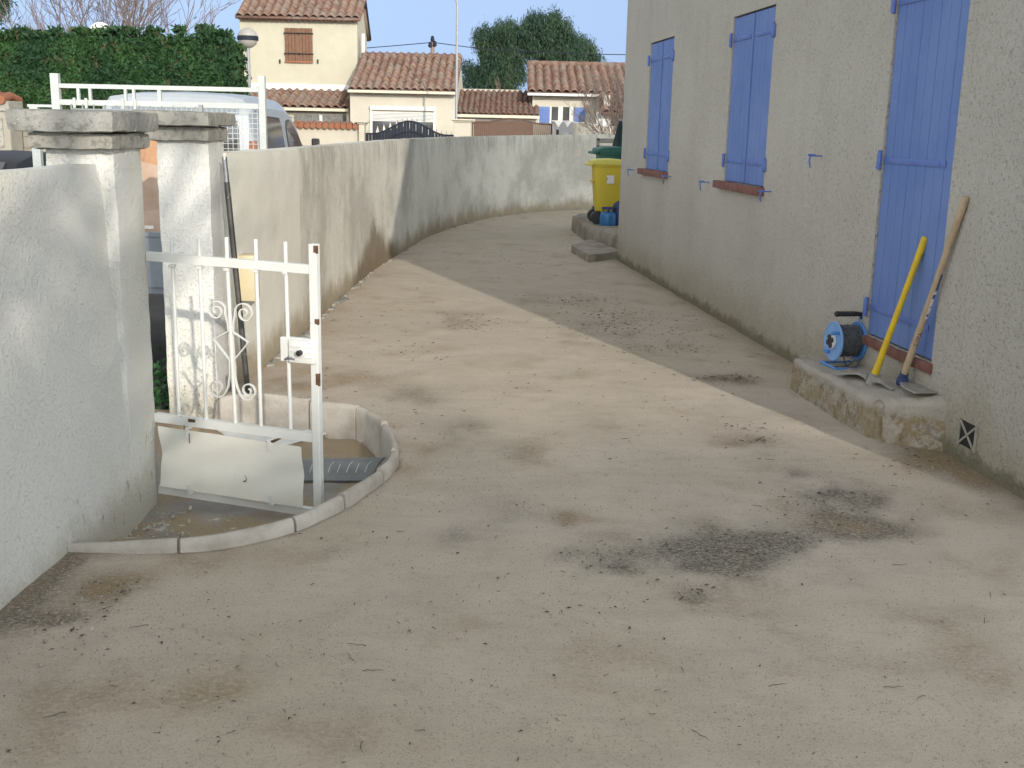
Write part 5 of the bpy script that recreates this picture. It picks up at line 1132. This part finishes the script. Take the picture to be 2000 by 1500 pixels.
tileroof('porch_roof', (x1 - .1, Y4 - 2.3, z4_ - .62), (1, 0, 0), (0, 2.1, .62), 20, 6, .285, .37, M['tile'], rh, seed=8)
mb = MB(); [mb.lathe([(.11, -.20), (.13, .20)], (xl + .2 + k * .36, Y4 + 3.6, rz4 + .02), 10, (1, 0, 0)) for k in range(26)]; mb.build('ridge_tile', M['tile'], rh, smooth=True)
bx('gutter', xl, x1, Y4 - .42, Y4 - .32, z4_ - .07, z4_ + .01, M['whitepvc'], rh)
zt_, zb_ = PZ(1100, 209, Y4), PZ(1100, 241, Y4)
for a_, b_ in ((1052, 1073), (1121, 1143)):
    mb = MB(); xa_, xb_ = PX(a_, 225, Y4), PX(b_, 225, Y4); wd = (xb_ - xa_) / 4
    for k in range(4): mb.box((xa_ + wd * (k + .5), Y4 - .03, (zt_ + zb_) / 2), (wd - .006, .04, zt_ - zb_), None, .004)
    o = mb.build('shutter', M['blue'], rh); [part(lambda m: m.box(((xa_ + xb_) / 2, Y4 - .055, z), (xb_ - xa_, .01, .04)), 'hinge', M['blue_iron'], o) for z in (zb_ + .12, zt_ - .12)]
wf = bx('window', PX(1076, 225, Y4), PX(1118, 225, Y4), Y4 - .01, Y4 + .01, zb_, zt_, M['glass'], rh)
for a_, b_ in ((1073.5, 1077), (1090, 1099), (1112, 1119)): bx('window_frame', PX(a_, 225, Y4), PX(b_, 225, Y4), Y4 - .05, Y4 - .012, zb_, zt_, M['whitepvc'], wf)
for x, z in ((PX(1165, 225, Y4 - 1.9), PZ(1165, 225, Y4 - 1.9)),): bx('garden_door', x, x + .45, Y4 - 1.98, Y4 - 1.84, -.2, z + .1, M['whitepvc'], rh); bx('red_lamp', x + .55, x + .62, Y4 - 2.2, Y4 - 2.1, z + .25, z + .42, M['tile3'], rh)

# street-side walls, gates
YF = 32.0; 
w_a = empty('front_wall', (PX(645, 260, YF), YF, -.1), 'cream garden wall with a wavy orange tile coping', 'wall')
xa_, xb_ = PX(560, 262, YF), PX(703, 262, YF); zc = PZ(640, 247, YF); bx('wall', xa_, xb_, YF, YF + .2, -.2, zc, M['cream2'], w_a)
mb = MB(); n_ = int((xb_ - xa_ + .1) / .17)
for k in range(n_): mb.tube([(xa_ + .17 * (k + .5), YF - .14, zc + .01), (xa_ + .17 * (k + .5), YF + .1, zc + .075), (xa_ + .17 * (k + .5), YF + .34, zc + .01)], [.082, .075, .082], 10)
mb.build('coping', M['tile3'], w_a, smooth=True)
def pier(u0, u1, vt, label, m=M['cream2'], cap=True, name='gate_pier'):
    a_, b_ = PX(u0, 260, YF), PX(u1, 260, YF); z = PZ((u0 + u1) / 2, vt, YF); r = empty(name, ((a_ + b_) / 2, YF, -.1), label, 'gate pier'); bx('shaft', a_, b_, YF - .15, YF + .25, -.2, z - (.07 if cap else 0), m, r, .01)
    if cap: mb = MB(); mb.box(((a_ + b_) / 2, YF + .05, z - .045), (b_ - a_ + .08, .48, .045), None, .01); mb.box(((a_ + b_) / 2, YF + .05, z), (b_ - a_ + .22, .62, .045), None, .01); mb.build('cap', m, r)
    return r
pier(702, 713, 238, 'narrow cream pier left of the black arched gate')
pier(887, 920, 234, 'square cream pier between the black gate and the brown gate')
def archgate(u0, u1, vlow, vmid, label, m, name, boards, spikes=False, cap=None):
    a_, b_ = PX(u0, 262, YF), PX(u1, 262, YF); zl, zm = PZ(u0, vlow, YF), PZ((u0 + u1) / 2, vmid, YF); r = empty(name, ((a_ + b_) / 2, YF, -.1), label, 'gate')
    def top(f): t = min(1, abs(f - .5) / .42); return zl + (zm - zl) * (.5 + .5 * math.cos(math.pi * t))
    for lf in (0, 1):
        mb = MB(); n_ = boards // 2
        for k in range(n_):
            f0, f1 = (lf + k / n_) / 2, (lf + (k + 1) / n_) / 2; x0_, x1_ = a_ + (b_ - a_) * f0 + .006, a_ + (b_ - a_) * f1 - .006
            mb.hull([(x0_, YF, -.1), (x1_, YF, -.1), (x1_, YF, top(f1)), (x0_, YF, top(f0))], [(x0_, YF + .04, -.1), (x1_, YF + .04, -.1), (x1_, YF + .04, top(f1)), (x0_, YF + .04, top(f0))])
        mb.bar((a_ + (b_ - a_) * lf / 2, YF - .01, .3), (a_ + (b_ - a_) * (lf + 1) / 2, YF - .01, .3), .03, .06, (0, 1, 0)); lv_ = mb.build('gate_leaf', m, r)
        mb = MB(); P0 = [Vector((a_ + (b_ - a_) * f, YF + .02, top(f) + .015)) for f in np.linspace(lf / 2, (lf + 1) / 2, 16)]; mb.tube(P0, .025, 6)
        if spikes: 
            P0 = [Vector((a_ + (b_ - a_) * f, YF - .012, top(f) - .27)) for f in np.linspace(lf / 2, (lf + 1) / 2, 16) if abs(f - .5) < .3]; mb.tube(P0, .018, 6)
            for k in range(9): f = (lf + (k + .5) / 9) / 2; mb.tube([(a_ + (b_ - a_) * f, YF + .02, top(f)), (a_ + (b_ - a_) * f, YF + .02, top(f) + .13)], [.009, .004], 5)
        mb.build('top_bar', m, lv_)
    return r
archgate(714, 886, 262, 238, 'black metal double gate with an arched spiked top', M['black_gate'], 'arched_gate', 28, True)
archgate(921, 1078, 241, 233, 'dark brown board gate with a gently arched top', M['brown_pvc'], 'board_gate', 40)
pg = pier(1078, 1119, 238, 'grey pier with white scalloped trim right of the brown gate', M['grey_pier'], False)
a_, b_ = PX(1078, 260, YF), PX(1119, 260, YF); zt_ = PZ(1098, 238, YF); mb = MB()
for k in range(2):
    cx_ = a_ + (b_ - a_) * (.29 + .42 * k); w_ = (b_ - a_) * .19; f_ = [(cx_ - w_, zt_ + .003), (cx_ - w_ * .5, zt_ - .06), (cx_ - w_ * .15, zt_ - .13), (cx_, zt_ - .15), (cx_ + w_ * .15, zt_ - .13), (cx_ + w_ * .5, zt_ - .06), (cx_ + w_, zt_ + .003)]
    mb.hull([(x, YF - .165, z) for x, z in f_], [(x, YF - .152, z) for x, z in f_])
mb.box(((a_ + b_) / 2, YF + .05, zt_ + .02), (b_ - a_ + .02, .42, .03), None, .005); mb.build('scallop_trim', M['whitepvc'], pg)
bx('letter_slot', PX(1086, 260, YF), PX(1091, 260, YF), YF - .162, YF - .152, PZ(1088, 263, YF), PZ(1088, 253, YF), M['dark'], pg)
w_b = empty('front_wall', (PX(1165, 260, YF), YF, -.1), 'pale cream wall with a sweeping curved top and a house number', 'wall')
xa_, xb_ = PX(1119, 260, YF) + .002, PX(1119, 260, YF) + 4.2; pts = [(xa_, PZ(1120, 240, YF)), (PX(1140, 241, YF), PZ(1140, 240.5, YF)), (PX(1165, 245, YF), PZ(1165, 244.5, YF)), (PX(1185, 248, YF), PZ(1185, 248, YF)), (PX(1205, 250, YF), PZ(1205, 249.5, YF)), (xb_, PZ(1205, 249.5, YF))]
mb = MB(); f_ = [(x, YF, z) for x, z in pts] + [(xb_, YF, -.2), (xa_, YF, -.2)]; mb.hull(f_, [(x, YF + .2, z) for x, _, z in f_]); mb.build('wall', M['cream2'], w_b)
mb = MB(); 
for (x0_, z0_), (x1_, z1_) in zip(pts[:-1], pts[1:]): mb.bar((x0_, YF + .1, z0_ + .012), (x1_, YF + .1, z1_ + .012), .24, .03, (0, 1, 0))
mb.build('coping', M['whitepvc'], w_b)
nx0 = PX(1138, 262, YF); nz0 = PZ(1138, 262, YF) - .06; npl = bx('number_plate', nx0 - .09, nx0 + .09, YF - .012, YF - .002, nz0 - .07, nz0 + .075, M['whitepvc'], w_b)
txt = bpy.data.curves.new('t', 'FONT'); txt.body = '22'; txt.size = .14; txt.extrude = .001; txt.align_x = 'CENTER'; to = bpy.data.objects.new('t', txt); COL.objects.link(to); dg = bpy.context.evaluated_depsgraph_get(); dg.update(); tm = bpy.data.meshes.new_from_object(to.evaluated_get(dg)); bpy.data.objects.remove(to)
for v in tm.vertices: v.co = Vector((nx0 + v.co.x, YF - .014 - v.co.z, nz0 - .045 + v.co.y))
tm.materials.clear(); tm.materials.append(M['black_plastic']); lt = bpy.data.objects.new('digits', tm); COL.objects.link(lt); lt.parent = npl; lt.location = -parent_world(npl)

# left: pier with tile coping, block wall
YL = 20.0; a_, b_ = PX(-60, 260, YL), PX(20, 260, YL); zp = PZ(10, 197, YL)
lp_ = empty('boundary_pier', ((a_ + b_) / 2, YL, SZ), 'beige pier with an orange tile cap at the far left edge', 'gate pier'); bx('shaft', a_, b_, YL, YL + .5, SZ, zp, M['block'], lp_, .02); bx('recess_panel', a_ + .1, PX(7, 260, YL), YL - .02, YL - .002, PZ(5, 288, YL), PZ(5, 231, YL), M['cap2'], lp_); bx('neck_band', a_ - .04, b_ + .03, YL - .04, YL + .54, PZ(10, 218, YL), zp + .002, M['cap2'], lp_, .02)
mb = MB(); [mb.tube([(b_ - .08 - .16 * k, YL - .12, zp + .02), (b_ - .08 - .16 * k, YL + .25, zp + .09), (b_ - .08 - .16 * k, YL + .62, zp + .02)], [.08, .075, .08], 10) for k in range(6)]; mb.build('coping', M['tile3'], lp_, smooth=True)
YB = 21.0; a_, b_ = PX(10, 260, YB), PX(150, 260, YB); bw = empty('block_wall', ((a_ + b_) / 2, YB, SZ), 'plain grey concrete block wall below the hedge', 'wall'); zb_ = PZ(50, 246, YB)
mb = MB(); rows_ = int((zb_ - SZ) / .2) + 1
for r_ in range(rows_):
    z = zb_ - .1 - r_ * .2; x = a_ - (.2 if r_ % 2 else 0)
    while x < b_: mb.box((x + .2, YB + .1, z), (.392, .2, .192), None, .006); x += .4
mb.build('blocks', M['block'], bw); bx('mortar', a_ - .2, b_, YB + .02, YB + .18, SZ, zb_ - .01, M['cap2'], bw)

# ------------------------------------------------------------------ lamps, poles, wires
def globe_lamp(u, v, Y, d, label, m1=M['globe'], band=True, pz=SZ):
    c = atY(u, v, Y); r = d / 2; rt = empty('globe_lamp', (c.x, Y, pz), label, 'street lamp')
    mb = MB(); mb.lathe([(max(.001, r * math.sin(a)), -r * math.cos(a)) for a in np.linspace(.001, math.pi - .001, 20)], c, 28); mb.build('globe', m1, rt, smooth=True)
    if band: mb = MB(); mb.lathe([(r * .98, -.065), (r * 1.05, -.06), (r * 1.06, 0), (r * 1.05, .04), (r * .98, .045)], c, 28); mb.build('band', M['black_gate'], rt, smooth=True)
    mb = MB(); mb.tube([(c.x, Y, pz), (c.x, Y, c.z - r - .05), (c.x, Y, c.z - r * .4)], [.05, .042, .05], 10); mb.build('post', M['galv'], rt, smooth=True); return rt
globe_lamp(484, 74, 28, .48, 'grey globe street lamp with a dark band beside the tall cream house')
globe_lamp(197, 67, 30.5, .62, 'white globe lamp top showing above the hedge', M['white_dome'], False)
sp = atY(893, 20, 34); bs = Vector((sp.x, 34, -.1)); sl_e = empty('street_light', bs, 'very tall thin street light rising above the garage roof', 'street lamp')
mb = MB(); mb.tube([bs, Vector((sp.x, 34, 5.0)), Vector((sp.x - .02, 34, 5.12)), Vector((sp.x - .12, 33.95, 5.24))], [.045, .03, .028, .022], 8); mb.build('post', M['galv'], sl_e, smooth=True)
mb = MB(); mb.lathe([(.001, -.18), (.05, -.16), (.07, -.02), (.06, .1), (.02, .14), (.001, .145)], (sp.x - .22, 33.9, 5.26), 14, (1, 0, .15)); mb.build('lamp_head', M['white_dome'], sl_e, smooth=True)
up0 = atY(845, 76, 60); ue = empty('utility_pole', (up0.x, 60, 0), 'distant utility pole with insulators above the garage ridge', 'utility pole')
mb = MB(); mb.tube([(up0.x, 60, 0), (up0.x, 60, up0.z)], [.14, .10], 10); mb.build('post', M['bark'], ue, smooth=True)
mb = MB(); [mb.lathe([(.03, 0), (.09, .05), (.11, .12), (.08, .2), (.09, .25), (.03, .3)], (up0.x + dx, 59.9, up0.z - .45 + dz), 10) for dx, dz in ((-.12, 0), (.12, .05), (0, .3))]; mb.build('insulator', M['black_gate'], ue, smooth=True)
wire = [(600, 104), (712, 94), (780, 88.5), (842, 83)], [(848, 83), (900, 90), (940, 94), (1100, 104), (1240, 107)]
for k, W_ in enumerate(wire): mb = MB(); mb.tube(smooth_path([atY(u, v, 60) for u, v in W_], 5), .022, 5); tag(mb.build('overhead_wire', M['black_gate'], smooth=True), ['overhead wire running left from the utility pole', 'overhead wire running right from the utility pole behind the pines'][k], 'wire', 'overhead wires across the sky')

# ------------------------------------------------------------------ foliage
def leafcloud(name, pts, size, m, parent=None, up=.3, aspect=.45, seed=0, flat=None, k=None):
    """numpy quads scattered at pts"""
    r = np.random.default_rng(seed); n = len(pts); P = np.array(pts)
    d = r.normal(size=(n, 3)); d[:, 2] += up; d /= np.linalg.norm(d, axis=1)[:, None]
    e = r.normal(size=(n, 3)); e -= d * (e * d).sum(1)[:, None]; e /= np.linalg.norm(e, axis=1)[:, None]
    s = size * r.uniform(.55, 1.35, n)[:, None]; a = d * s / 2; b = e * s * aspect / 2
    V = np.stack([P - a, P + b * .9 - a * .1, P + a, P - b * .9 - a * .1], 1).reshape(-1, 3)
    me = bpy.data.meshes.new(name); me.from_pydata(V.tolist(), [], (np.arange(n * 4).reshape(-1, 4)).tolist()); me.materials.append(m); o = bpy.data.objects.new(name, me); COL.objects.link(o)
    if parent is not None: o.parent = parent; o.location = -parent_world(parent)
    return o
# hedge
hx0, hx1, hy0, hy1 = -16.5, PX(468, 120, 24) - .30, 24.0, 25.6; hz = 3.22
hd_ = empty('hedge', ((hx0 + hx1) / 2, 24.8, SZ), 'tall dense clipped cypress hedge behind the trailer', 'hedge')
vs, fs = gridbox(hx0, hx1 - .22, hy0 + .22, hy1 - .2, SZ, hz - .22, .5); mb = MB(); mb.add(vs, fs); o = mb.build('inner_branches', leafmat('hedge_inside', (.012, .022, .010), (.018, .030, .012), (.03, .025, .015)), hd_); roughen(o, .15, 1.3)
r = np.random.default_rng(3); n_ = 70000; P = np.zeros((n_, 3)); f_ = r.random(n_)
vis0 = -12.0
def hn(x, z): return .12 * noise.noise(Vector((x * .9, z * 1.1, 0))) + .08 * noise.noise(Vector((x * 3.2, z * 3.6, 4)))
for i in range(n_):
    if f_[i] < .80: x, z = r.uniform(vis0, hx1), r.uniform(.9, hz); P[i] = (x, hy0 + hn(x, z) + abs(r.normal(0, .07)), z)
    elif f_[i] < .88: x, y = r.uniform(vis0, hx1), r.uniform(hy0, hy1); q = hn(x, y); P[i] = (x, y, hz + q + r.normal(0, .05))
    elif f_[i] < .95: y, z = r.uniform(hy0, hy1), r.uniform(.9, hz); P[i] = (hx1 + .6 * hn(y, z) + (.06 * math.sin(z * 1.3)) + r.normal(0, .05), y, z)
    else: x = r.uniform(hx0, vis0); P[i] = (x, hy0 + r.uniform(0, .1), r.uniform(0, hz))
    if f_[i] < .80 and P[i, 2] > hz - .25: P[i, 1] += (P[i, 2] - hz + .25) * .5
ex = []
for (u, v, w_, h_) in ((105, 75, 16, 16), (110, 62, 10, 10), (400, 60, 16, 12), (350, 58, 10, 8), (300, 60, 14, 8), (200, 62, 30, 6), (160, 62, 16, 8), (40, 62, 8, 7), (430, 66, 20, 8), (240, 60, 30, 7)):
    c = atY(u, v, 24.3)
    for _ in range(int(w_ * 12)): ex.append((c.x + r.normal(0, w_ / 2171 * 24 * .5), 24.3 + r.normal(0, .12), c.z + r.normal(0, h_ / 2171 * 24 * .5)))
P = np.vstack([P, np.array(ex)]); leafcloud('foliage', P, .125, M['hedge'], hd_, up=.9, aspect=.5, seed=4)

# pines
def pine(x, y, z0, blobs, label, seed, name='pine_tree', n=9000, trunk=True):
    rt = empty(name, (x, y, 0), label, 'pine tree'); r = np.random.default_rng(seed); pts = []; tot = sum(b[3] * b[4] for b in blobs); mb = MB()
    if trunk: mb.tube([(x, y, 0), (x + .1, y, z0 * .6), (x - .1, y, z0 + 1.2)], [.28, .2, .1], 8)
    for (bx_, by_, bz_, rx_, rz_) in blobs:
        mb.tube([(x, y, z0), ((x + bx_) / 2, (y + by_) / 2, (z0 + bz_) / 2 + .1), (bx_, by_, bz_)], [.10, .06, .03], 6)
        nc = int(26 * rx_ * rz_) + 10
        for _ in range(nc):
            d = r.normal(size=3); d /= np.linalg.norm(d); q = r.uniform(.2, 1.2) ** .5; c = np.array([bx_ + d[0] * rx_ * q, by_ + d[1] * rx_ * q, bz_ + d[2] * rz_ * q]); m_ = int(n / tot * rx_ * rz_ / nc) + 6; q = q * (1.28 if r.random() < .12 and d[2] > -.2 else 1); c = np.array([bx_ + d[0] * rx_ * q, by_ + d[1] * rx_ * q, bz_ + d[2] * rz_ * q])
            pts.append(c + r.normal(size=(m_, 3)) * np.array([.19, .19, .26]))
    mb.build('trunk', M['bark'], rt, smooth=True); leafcloud('crown', np.vstack(pts), .26, M['pine'], rt, up=1.6, aspect=.2, seed=seed + 1); return rt
def bl(u, v, a, b, Y=75): c = atY(u, v, Y); return (c.x, Y + random.uniform(-.5, .5), c.z, a / 2171 * Y, b / 2171 * Y)
c = atY(985, 170, 75)
pine(c.x, 75, 2.6, [bl(1000, 75, 34, 26), bl(965, 90, 30, 28), bl(945, 85, 14, 20), bl(985, 60, 14, 10), bl(968, 125, 34, 30), bl(1000, 130, 30, 30), bl(1010, 75, 14, 22), bl(926, 148, 20, 12), bl(912, 134, 9, 8), bl(935, 165, 18, 9), bl(945, 62, 8, 8), bl(950, 150, 26, 18), bl(905, 172, 14, 6), bl(980, 165, 30, 16)], 'broad pine on the left with a low side branch, behind the brown roof', 21, n=34000)
c = atY(1080, 170, 76)
pine(c.x, 76, 2.6, [bl(1062, 55, 34, 22, 76), bl(1045, 70, 24, 26, 76), bl(1090, 60, 26, 16, 76), bl(1075, 38, 12, 8, 76), bl(1075, 90, 44, 26, 76), bl(1110, 85, 26, 22, 76), bl(1062, 115, 44, 18, 76), bl(1118, 110, 22, 16, 76), bl(1045, 40, 10, 8, 76)], 'tallest round headed pine behind the blue shuttered house', 22, n=34000)
c = atY(1150, 120, 78)
pine(c.x, 78, 3.2, [bl(1148, 105, 13, 14, 78), bl(1150, 92, 7, 8, 78), bl(1162, 118, 11, 9, 78), bl(1138, 118, 12, 10, 78)], 'small sparse pine at the right of the pine group', 23, n=5000)
c = atY(-4, 10, 45)
pine(c.x - .3, 45, 4.2, [bl(2, 14, 9, 9, 45), bl(-6, 6, 12, 12, 45)], 'pine bough at the top left corner of the sky', 24, n=1500)

# bare trees
def bare(name, base, stems, H_, spread, label, seed, r0=.06, depth=5, m=M['twig'], many=(2, 3, 3), cat='tree', lean=0, pr=None, twr=.0045):
    rt = empty(name, base, label, cat); rg = random.Random(seed); mb = MB(); tw = MB()
    def grow_(p, d, L_, r_, k):
        n = 4; P = [p]; q = p
        for i in range(n):
            d = (d + Vector((rg.gauss(0, .10), rg.gauss(0, .10), rg.gauss(0, .05) + .03))).normalized(); q = q + d * L_ / n; P.append(q)
        (mb if k >= depth - 1 else tw).tube(P, [max(twr, r_ * (1 - .35 * i / n)) for i in range(n + 1)], 6 if k >= depth - 1 else 4, cap=False)
        if k <= 0: return
        for c in range(rg.choice(many) if k < depth else 4):
            i = rg.randint(1, n); dd = (d + Vector((rg.gauss(0, .42), rg.gauss(0, .42), rg.gauss(.05, .25)))).normalized(); grow_(P[i], dd, L_ * rg.uniform(.55, .8), r_ * .58, k - 1)
        grow_(P[-1], d, L_ * .7, r_ * .6, k - 1)
    for s_ in range(stems):
        a = rg.uniform(-1, 1); d = Vector((a * spread + lean, rg.uniform(-.3, .3) * spread, 1)).normalized(); grow_(Vector(base) + Vector((a * .25, rg.uniform(-.1, .1), 0)), d, H_ * .42, r0 * rg.uniform(.7, 1), depth)
    mb.build('branch', m, rt, smooth=True); tw.build('twigs', m, rt); return rt
c = atY(225, 75, 34); bare('bare_tree', (c.x, 34, .6), 7, 5.6, .50, 'leafless many stemmed tree behind the hedge', 5, r0=.055, depth=5, twr=.006, many=(1, 2, 2))
c = atY(1196, 250, 29.5); bare('bare_shrub', (c.x + .35, 29.5, .6), 6, 2.3, .95, 'leafless shrub in front of the blue shuttered house', 9, r0=.022, depth=5, cat='shrub', many=(1, 2, 2), lean=-.15, twr=.004)

# behind the camera: unseen conifer row added to shade the near yard, and a bare tree
Hb = empty('shade_conifer_row', (20, -36, 0), 'unseen tall conifer row added to shade the near part of the yard', 'hedge')
r = np.random.default_rng(9); pts = []
for i in range(22000):
    x = r.uniform(6, 36); top_ = 13.4 + .7 * noise.noise(Vector((x * .35, 0, 0))) + .4 * noise.noise(Vector((x * 1.3, 5, 0))); q = r.random(); z = 11 * q / .35 if q < .35 else 11 + (top_ - 11) * ((q - .35) / .65) ** .9; pts.append((x, -36 + r.uniform(-1, 1), z))
leafcloud('foliage', np.array(pts), .55, M['hedge'], Hb, up=.5, aspect=.6, seed=5)
bx('inner_branches', 6, 36, -36.4, -35.6, 0, 11.6, M['bark'], Hb)  # solid core of the added row, blocks the sun
bare('bare_tree', (1.2, -4.3, 0), 3, 5.2, .10, 'leafless tree behind the viewer casting branch shadows on the left wall', 14, r0=.08, depth=4, twr=.012, lean=-.10)

# ------------------------------------------------------------------ litter, pebbles
def scatter_px(n, u0, u1, v0, v1): return [(random.uniform(u0, u1), random.uniform(v0, v1)) for _ in range(n)]
def okspot(p): 
    return (not inpoly(np.array([p.x]), np.array([p.y]), poly)[0]) and p.x > -1.50 and p.x < 1.259 + .1127 * (13.688 - p.y) - .03 and not (p.x > 1.75 and 5.5 < p.y < 7.1)
mb = MB(); spots = []
for _ in range(1100): spots.append((g(*random.choice([(random.uniform(0, 2000), random.uniform(600, 1500)), (random.uniform(600, 1750), random.uniform(440, 900))])), 1))
for (u, v, a, b, n_) in ((1450, 1070, 160, 45, 170), (1620, 980, 110, 45, 160), (1180, 1090, 70, 22, 60), (1140, 585, 70, 12, 150), (1220, 640, 110, 24, 260), (1180, 610, 60, 10, 90), (930, 630, 50, 16, 90), (1030, 500, 140, 40, 200), (1300, 680, 90, 16, 90), (1420, 740, 50, 6, 90), (1460, 835, 50, 8, 40), (1490, 862, 40, 8, 40), (220, 1150, 50, 24, 40), (130, 1215, 80, 30, 40), (1850, 900, 120, 30, 120), (1350, 1160, 40, 14, 40), (1100, 1180, 300, 60, 100), (400, 1250, 350, 100, 90), (1250, 660, 150, 30, 60), (700, 620, 80, 20, 30), (800, 690, 120, 25, 40)):
    for _ in range(n_): spots.append((g(random.gauss(u, a * .6), random.gauss(v, b * .6)), 1.15))
for p, k_ in spots:
    if not okspot(p): continue
    s_ = random.choice((.002, .003, .004, .005, .007, .011)) * k_ * min(1, .55 + .1 * p.y) * (1 + .09 * max(0, p.y - 4)); a = random.uniform(0, 6.28) if p.y < 5.5 else random.gauss(0, .5); d = Vector((math.cos(a), math.sin(a), 0)); e = Vector((-d.y, d.x, 0)); asp = random.uniform(.15, .45); z = .006 * noise.fractal(Vector((p.x * 3.1, p.y * 2.4, 0)), 1, 2, 5) + .004
    c = Vector((p.x, p.y, z)); bend = d * 0 + e * random.uniform(-.3, .3) * s_
    mb.add([c - d * s_, c - e * s_ * asp + bend + Vector((0, 0, .002)), c + d * s_ + Vector((0, 0, random.uniform(0, .004))), c + e * s_ * asp + bend + Vector((0, 0, .004))], [(0, 1, 2, 3)])
for _ in range(90):   # thin twigs and needles
    p = g(random.uniform(0, 2000), random.uniform(560, 1480)); 
    if not okspot(p): continue
    a = random.uniform(0, 6.28); L_ = random.choice((.012, .02, .03, .045, .06)); z = .006 * noise.fractal(Vector((p.x * 3.1, p.y * 2.4, 0)), 1, 2, 5) + .006; P0 = []
    for k in range(5): P0.append(Vector((p.x, p.y, z + .002 * (k % 2)))); p = p + Vector((math.cos(a), math.sin(a), 0)) * L_ / 4; a += random.uniform(-.35, .35)
    mb.tube(P0, [.0013, .0012, .0011, .0009, .0006], 4)
tag(mb.build('leaf_litter', M['litter']), 'dark dry leaf and twig litter scattered on the sand', kind='stuff')
mb = MB()
for _ in range(130):
    p = g(*random.choice([(random.uniform(0, 2000), random.uniform(700, 1500)), (random.uniform(0, 500), random.uniform(1100, 1480)), (random.uniform(0, 200), random.uniform(1150, 1260))]))
    if not okspot(p): continue
    s_ = random.choice((.003, .0035, .004, .005, .008)) * random.uniform(.8, 1.2); bm = bmesh.new(); bmesh.ops.create_icosphere(bm, subdivisions=1, radius=s_)
    q = Euler((random.random() * 6, random.random() * 6, random.random() * 6)).to_matrix(); sc_ = Vector((1, random.uniform(.6, .9), random.uniform(.4, .7))); bm.verts.index_update()
    mb.add([q @ Vector((v.co.x * sc_.x, v.co.y * sc_.y, v.co.z * sc_.z)) + Vector((p.x, p.y, s_ * .3)) for v in bm.verts], [[v.index for v in f.verts] for f in bm.faces]); bm.free()
tag(mb.build('pebbles', M['pebble'], smooth=True), 'small stones scattered on the sand', kind='stuff')

# coarse sand grains lying loose on the near sand
O6 = np.array([(1, 0, 0), (0, 1, 0), (-1, 0, 0), (0, -1, 0), (0, 0, 1), (0, 0, -1)], float); F8 = [(0, 1, 4), (1, 2, 4), (2, 3, 4), (3, 0, 4), (1, 0, 5), (2, 1, 5), (3, 2, 5), (0, 3, 5)]
M['grain'] = mat('sand_grain', (.55, .49, .41), .9, (.17, .15, .125), 40)
def grains(n, v0, v1, s0, s1):
    V = []; Fc = []
    for _ in range(n):
        p = g(random.uniform(0, 2000), random.uniform(v0, v1))
        if p.x < -1.5 or not okspot(p): continue
        q = rng.uniform(s0, s1) * np.array([1, rng.uniform(.6, 1), rng.uniform(.5, .8)]); a = rng.uniform(0, 6.28); c_, s_ = math.cos(a), math.sin(a)
        P0 = O6 * q; P1 = np.stack([P0[:, 0] * c_ - P0[:, 1] * s_ + p.x, P0[:, 0] * s_ + P0[:, 1] * c_ + p.y, P0[:, 2] + .0015 + .006 * noise.fractal(Vector((p.x * 3.1, p.y * 2.4, 0)), 1, 2, 5)], 1); k = len(V); V += P1.tolist(); Fc += [tuple(i + k for i in f) for f in F8]
    return V, Fc
V1, F1 = grains(15000, 880, 1500, .0012, .0030); V2, F2 = grains(6000, 560, 1000, .002, .005)
k = len(V1); me = bpy.data.meshes.new('coarse_sand'); me.from_pydata(V1 + V2, [], F1 + [tuple(i + k for i in f) for f in F2]); me.materials.append(M['grain']); o = bpy.data.objects.new('coarse_sand', me); COL.objects.link(o); tag(o, 'coarse sand grains loose on the yard', kind='stuff')
# plaster crumbs and soil at the foot of the near pillar
mb = MB()
for _ in range(55):
    c = Vector((random.gauss(-1.52, .06), random.gauss(4.47, .15), -.15)); s_ = random.choice((.004, .006, .008, .012)); mb.box(c, (s_ * 1.6, s_ * 1.2, s_ * .8), Euler((random.random() * 3, random.random() * 3, random.random() * 3)), s_ * .3)
o = mb.build('plaster_crumbs', M['white_plaster'], smooth=True); roughen(o, .004, 60); tag(o, 'white plaster crumbs at the foot of the near gate pillar', kind='stuff')
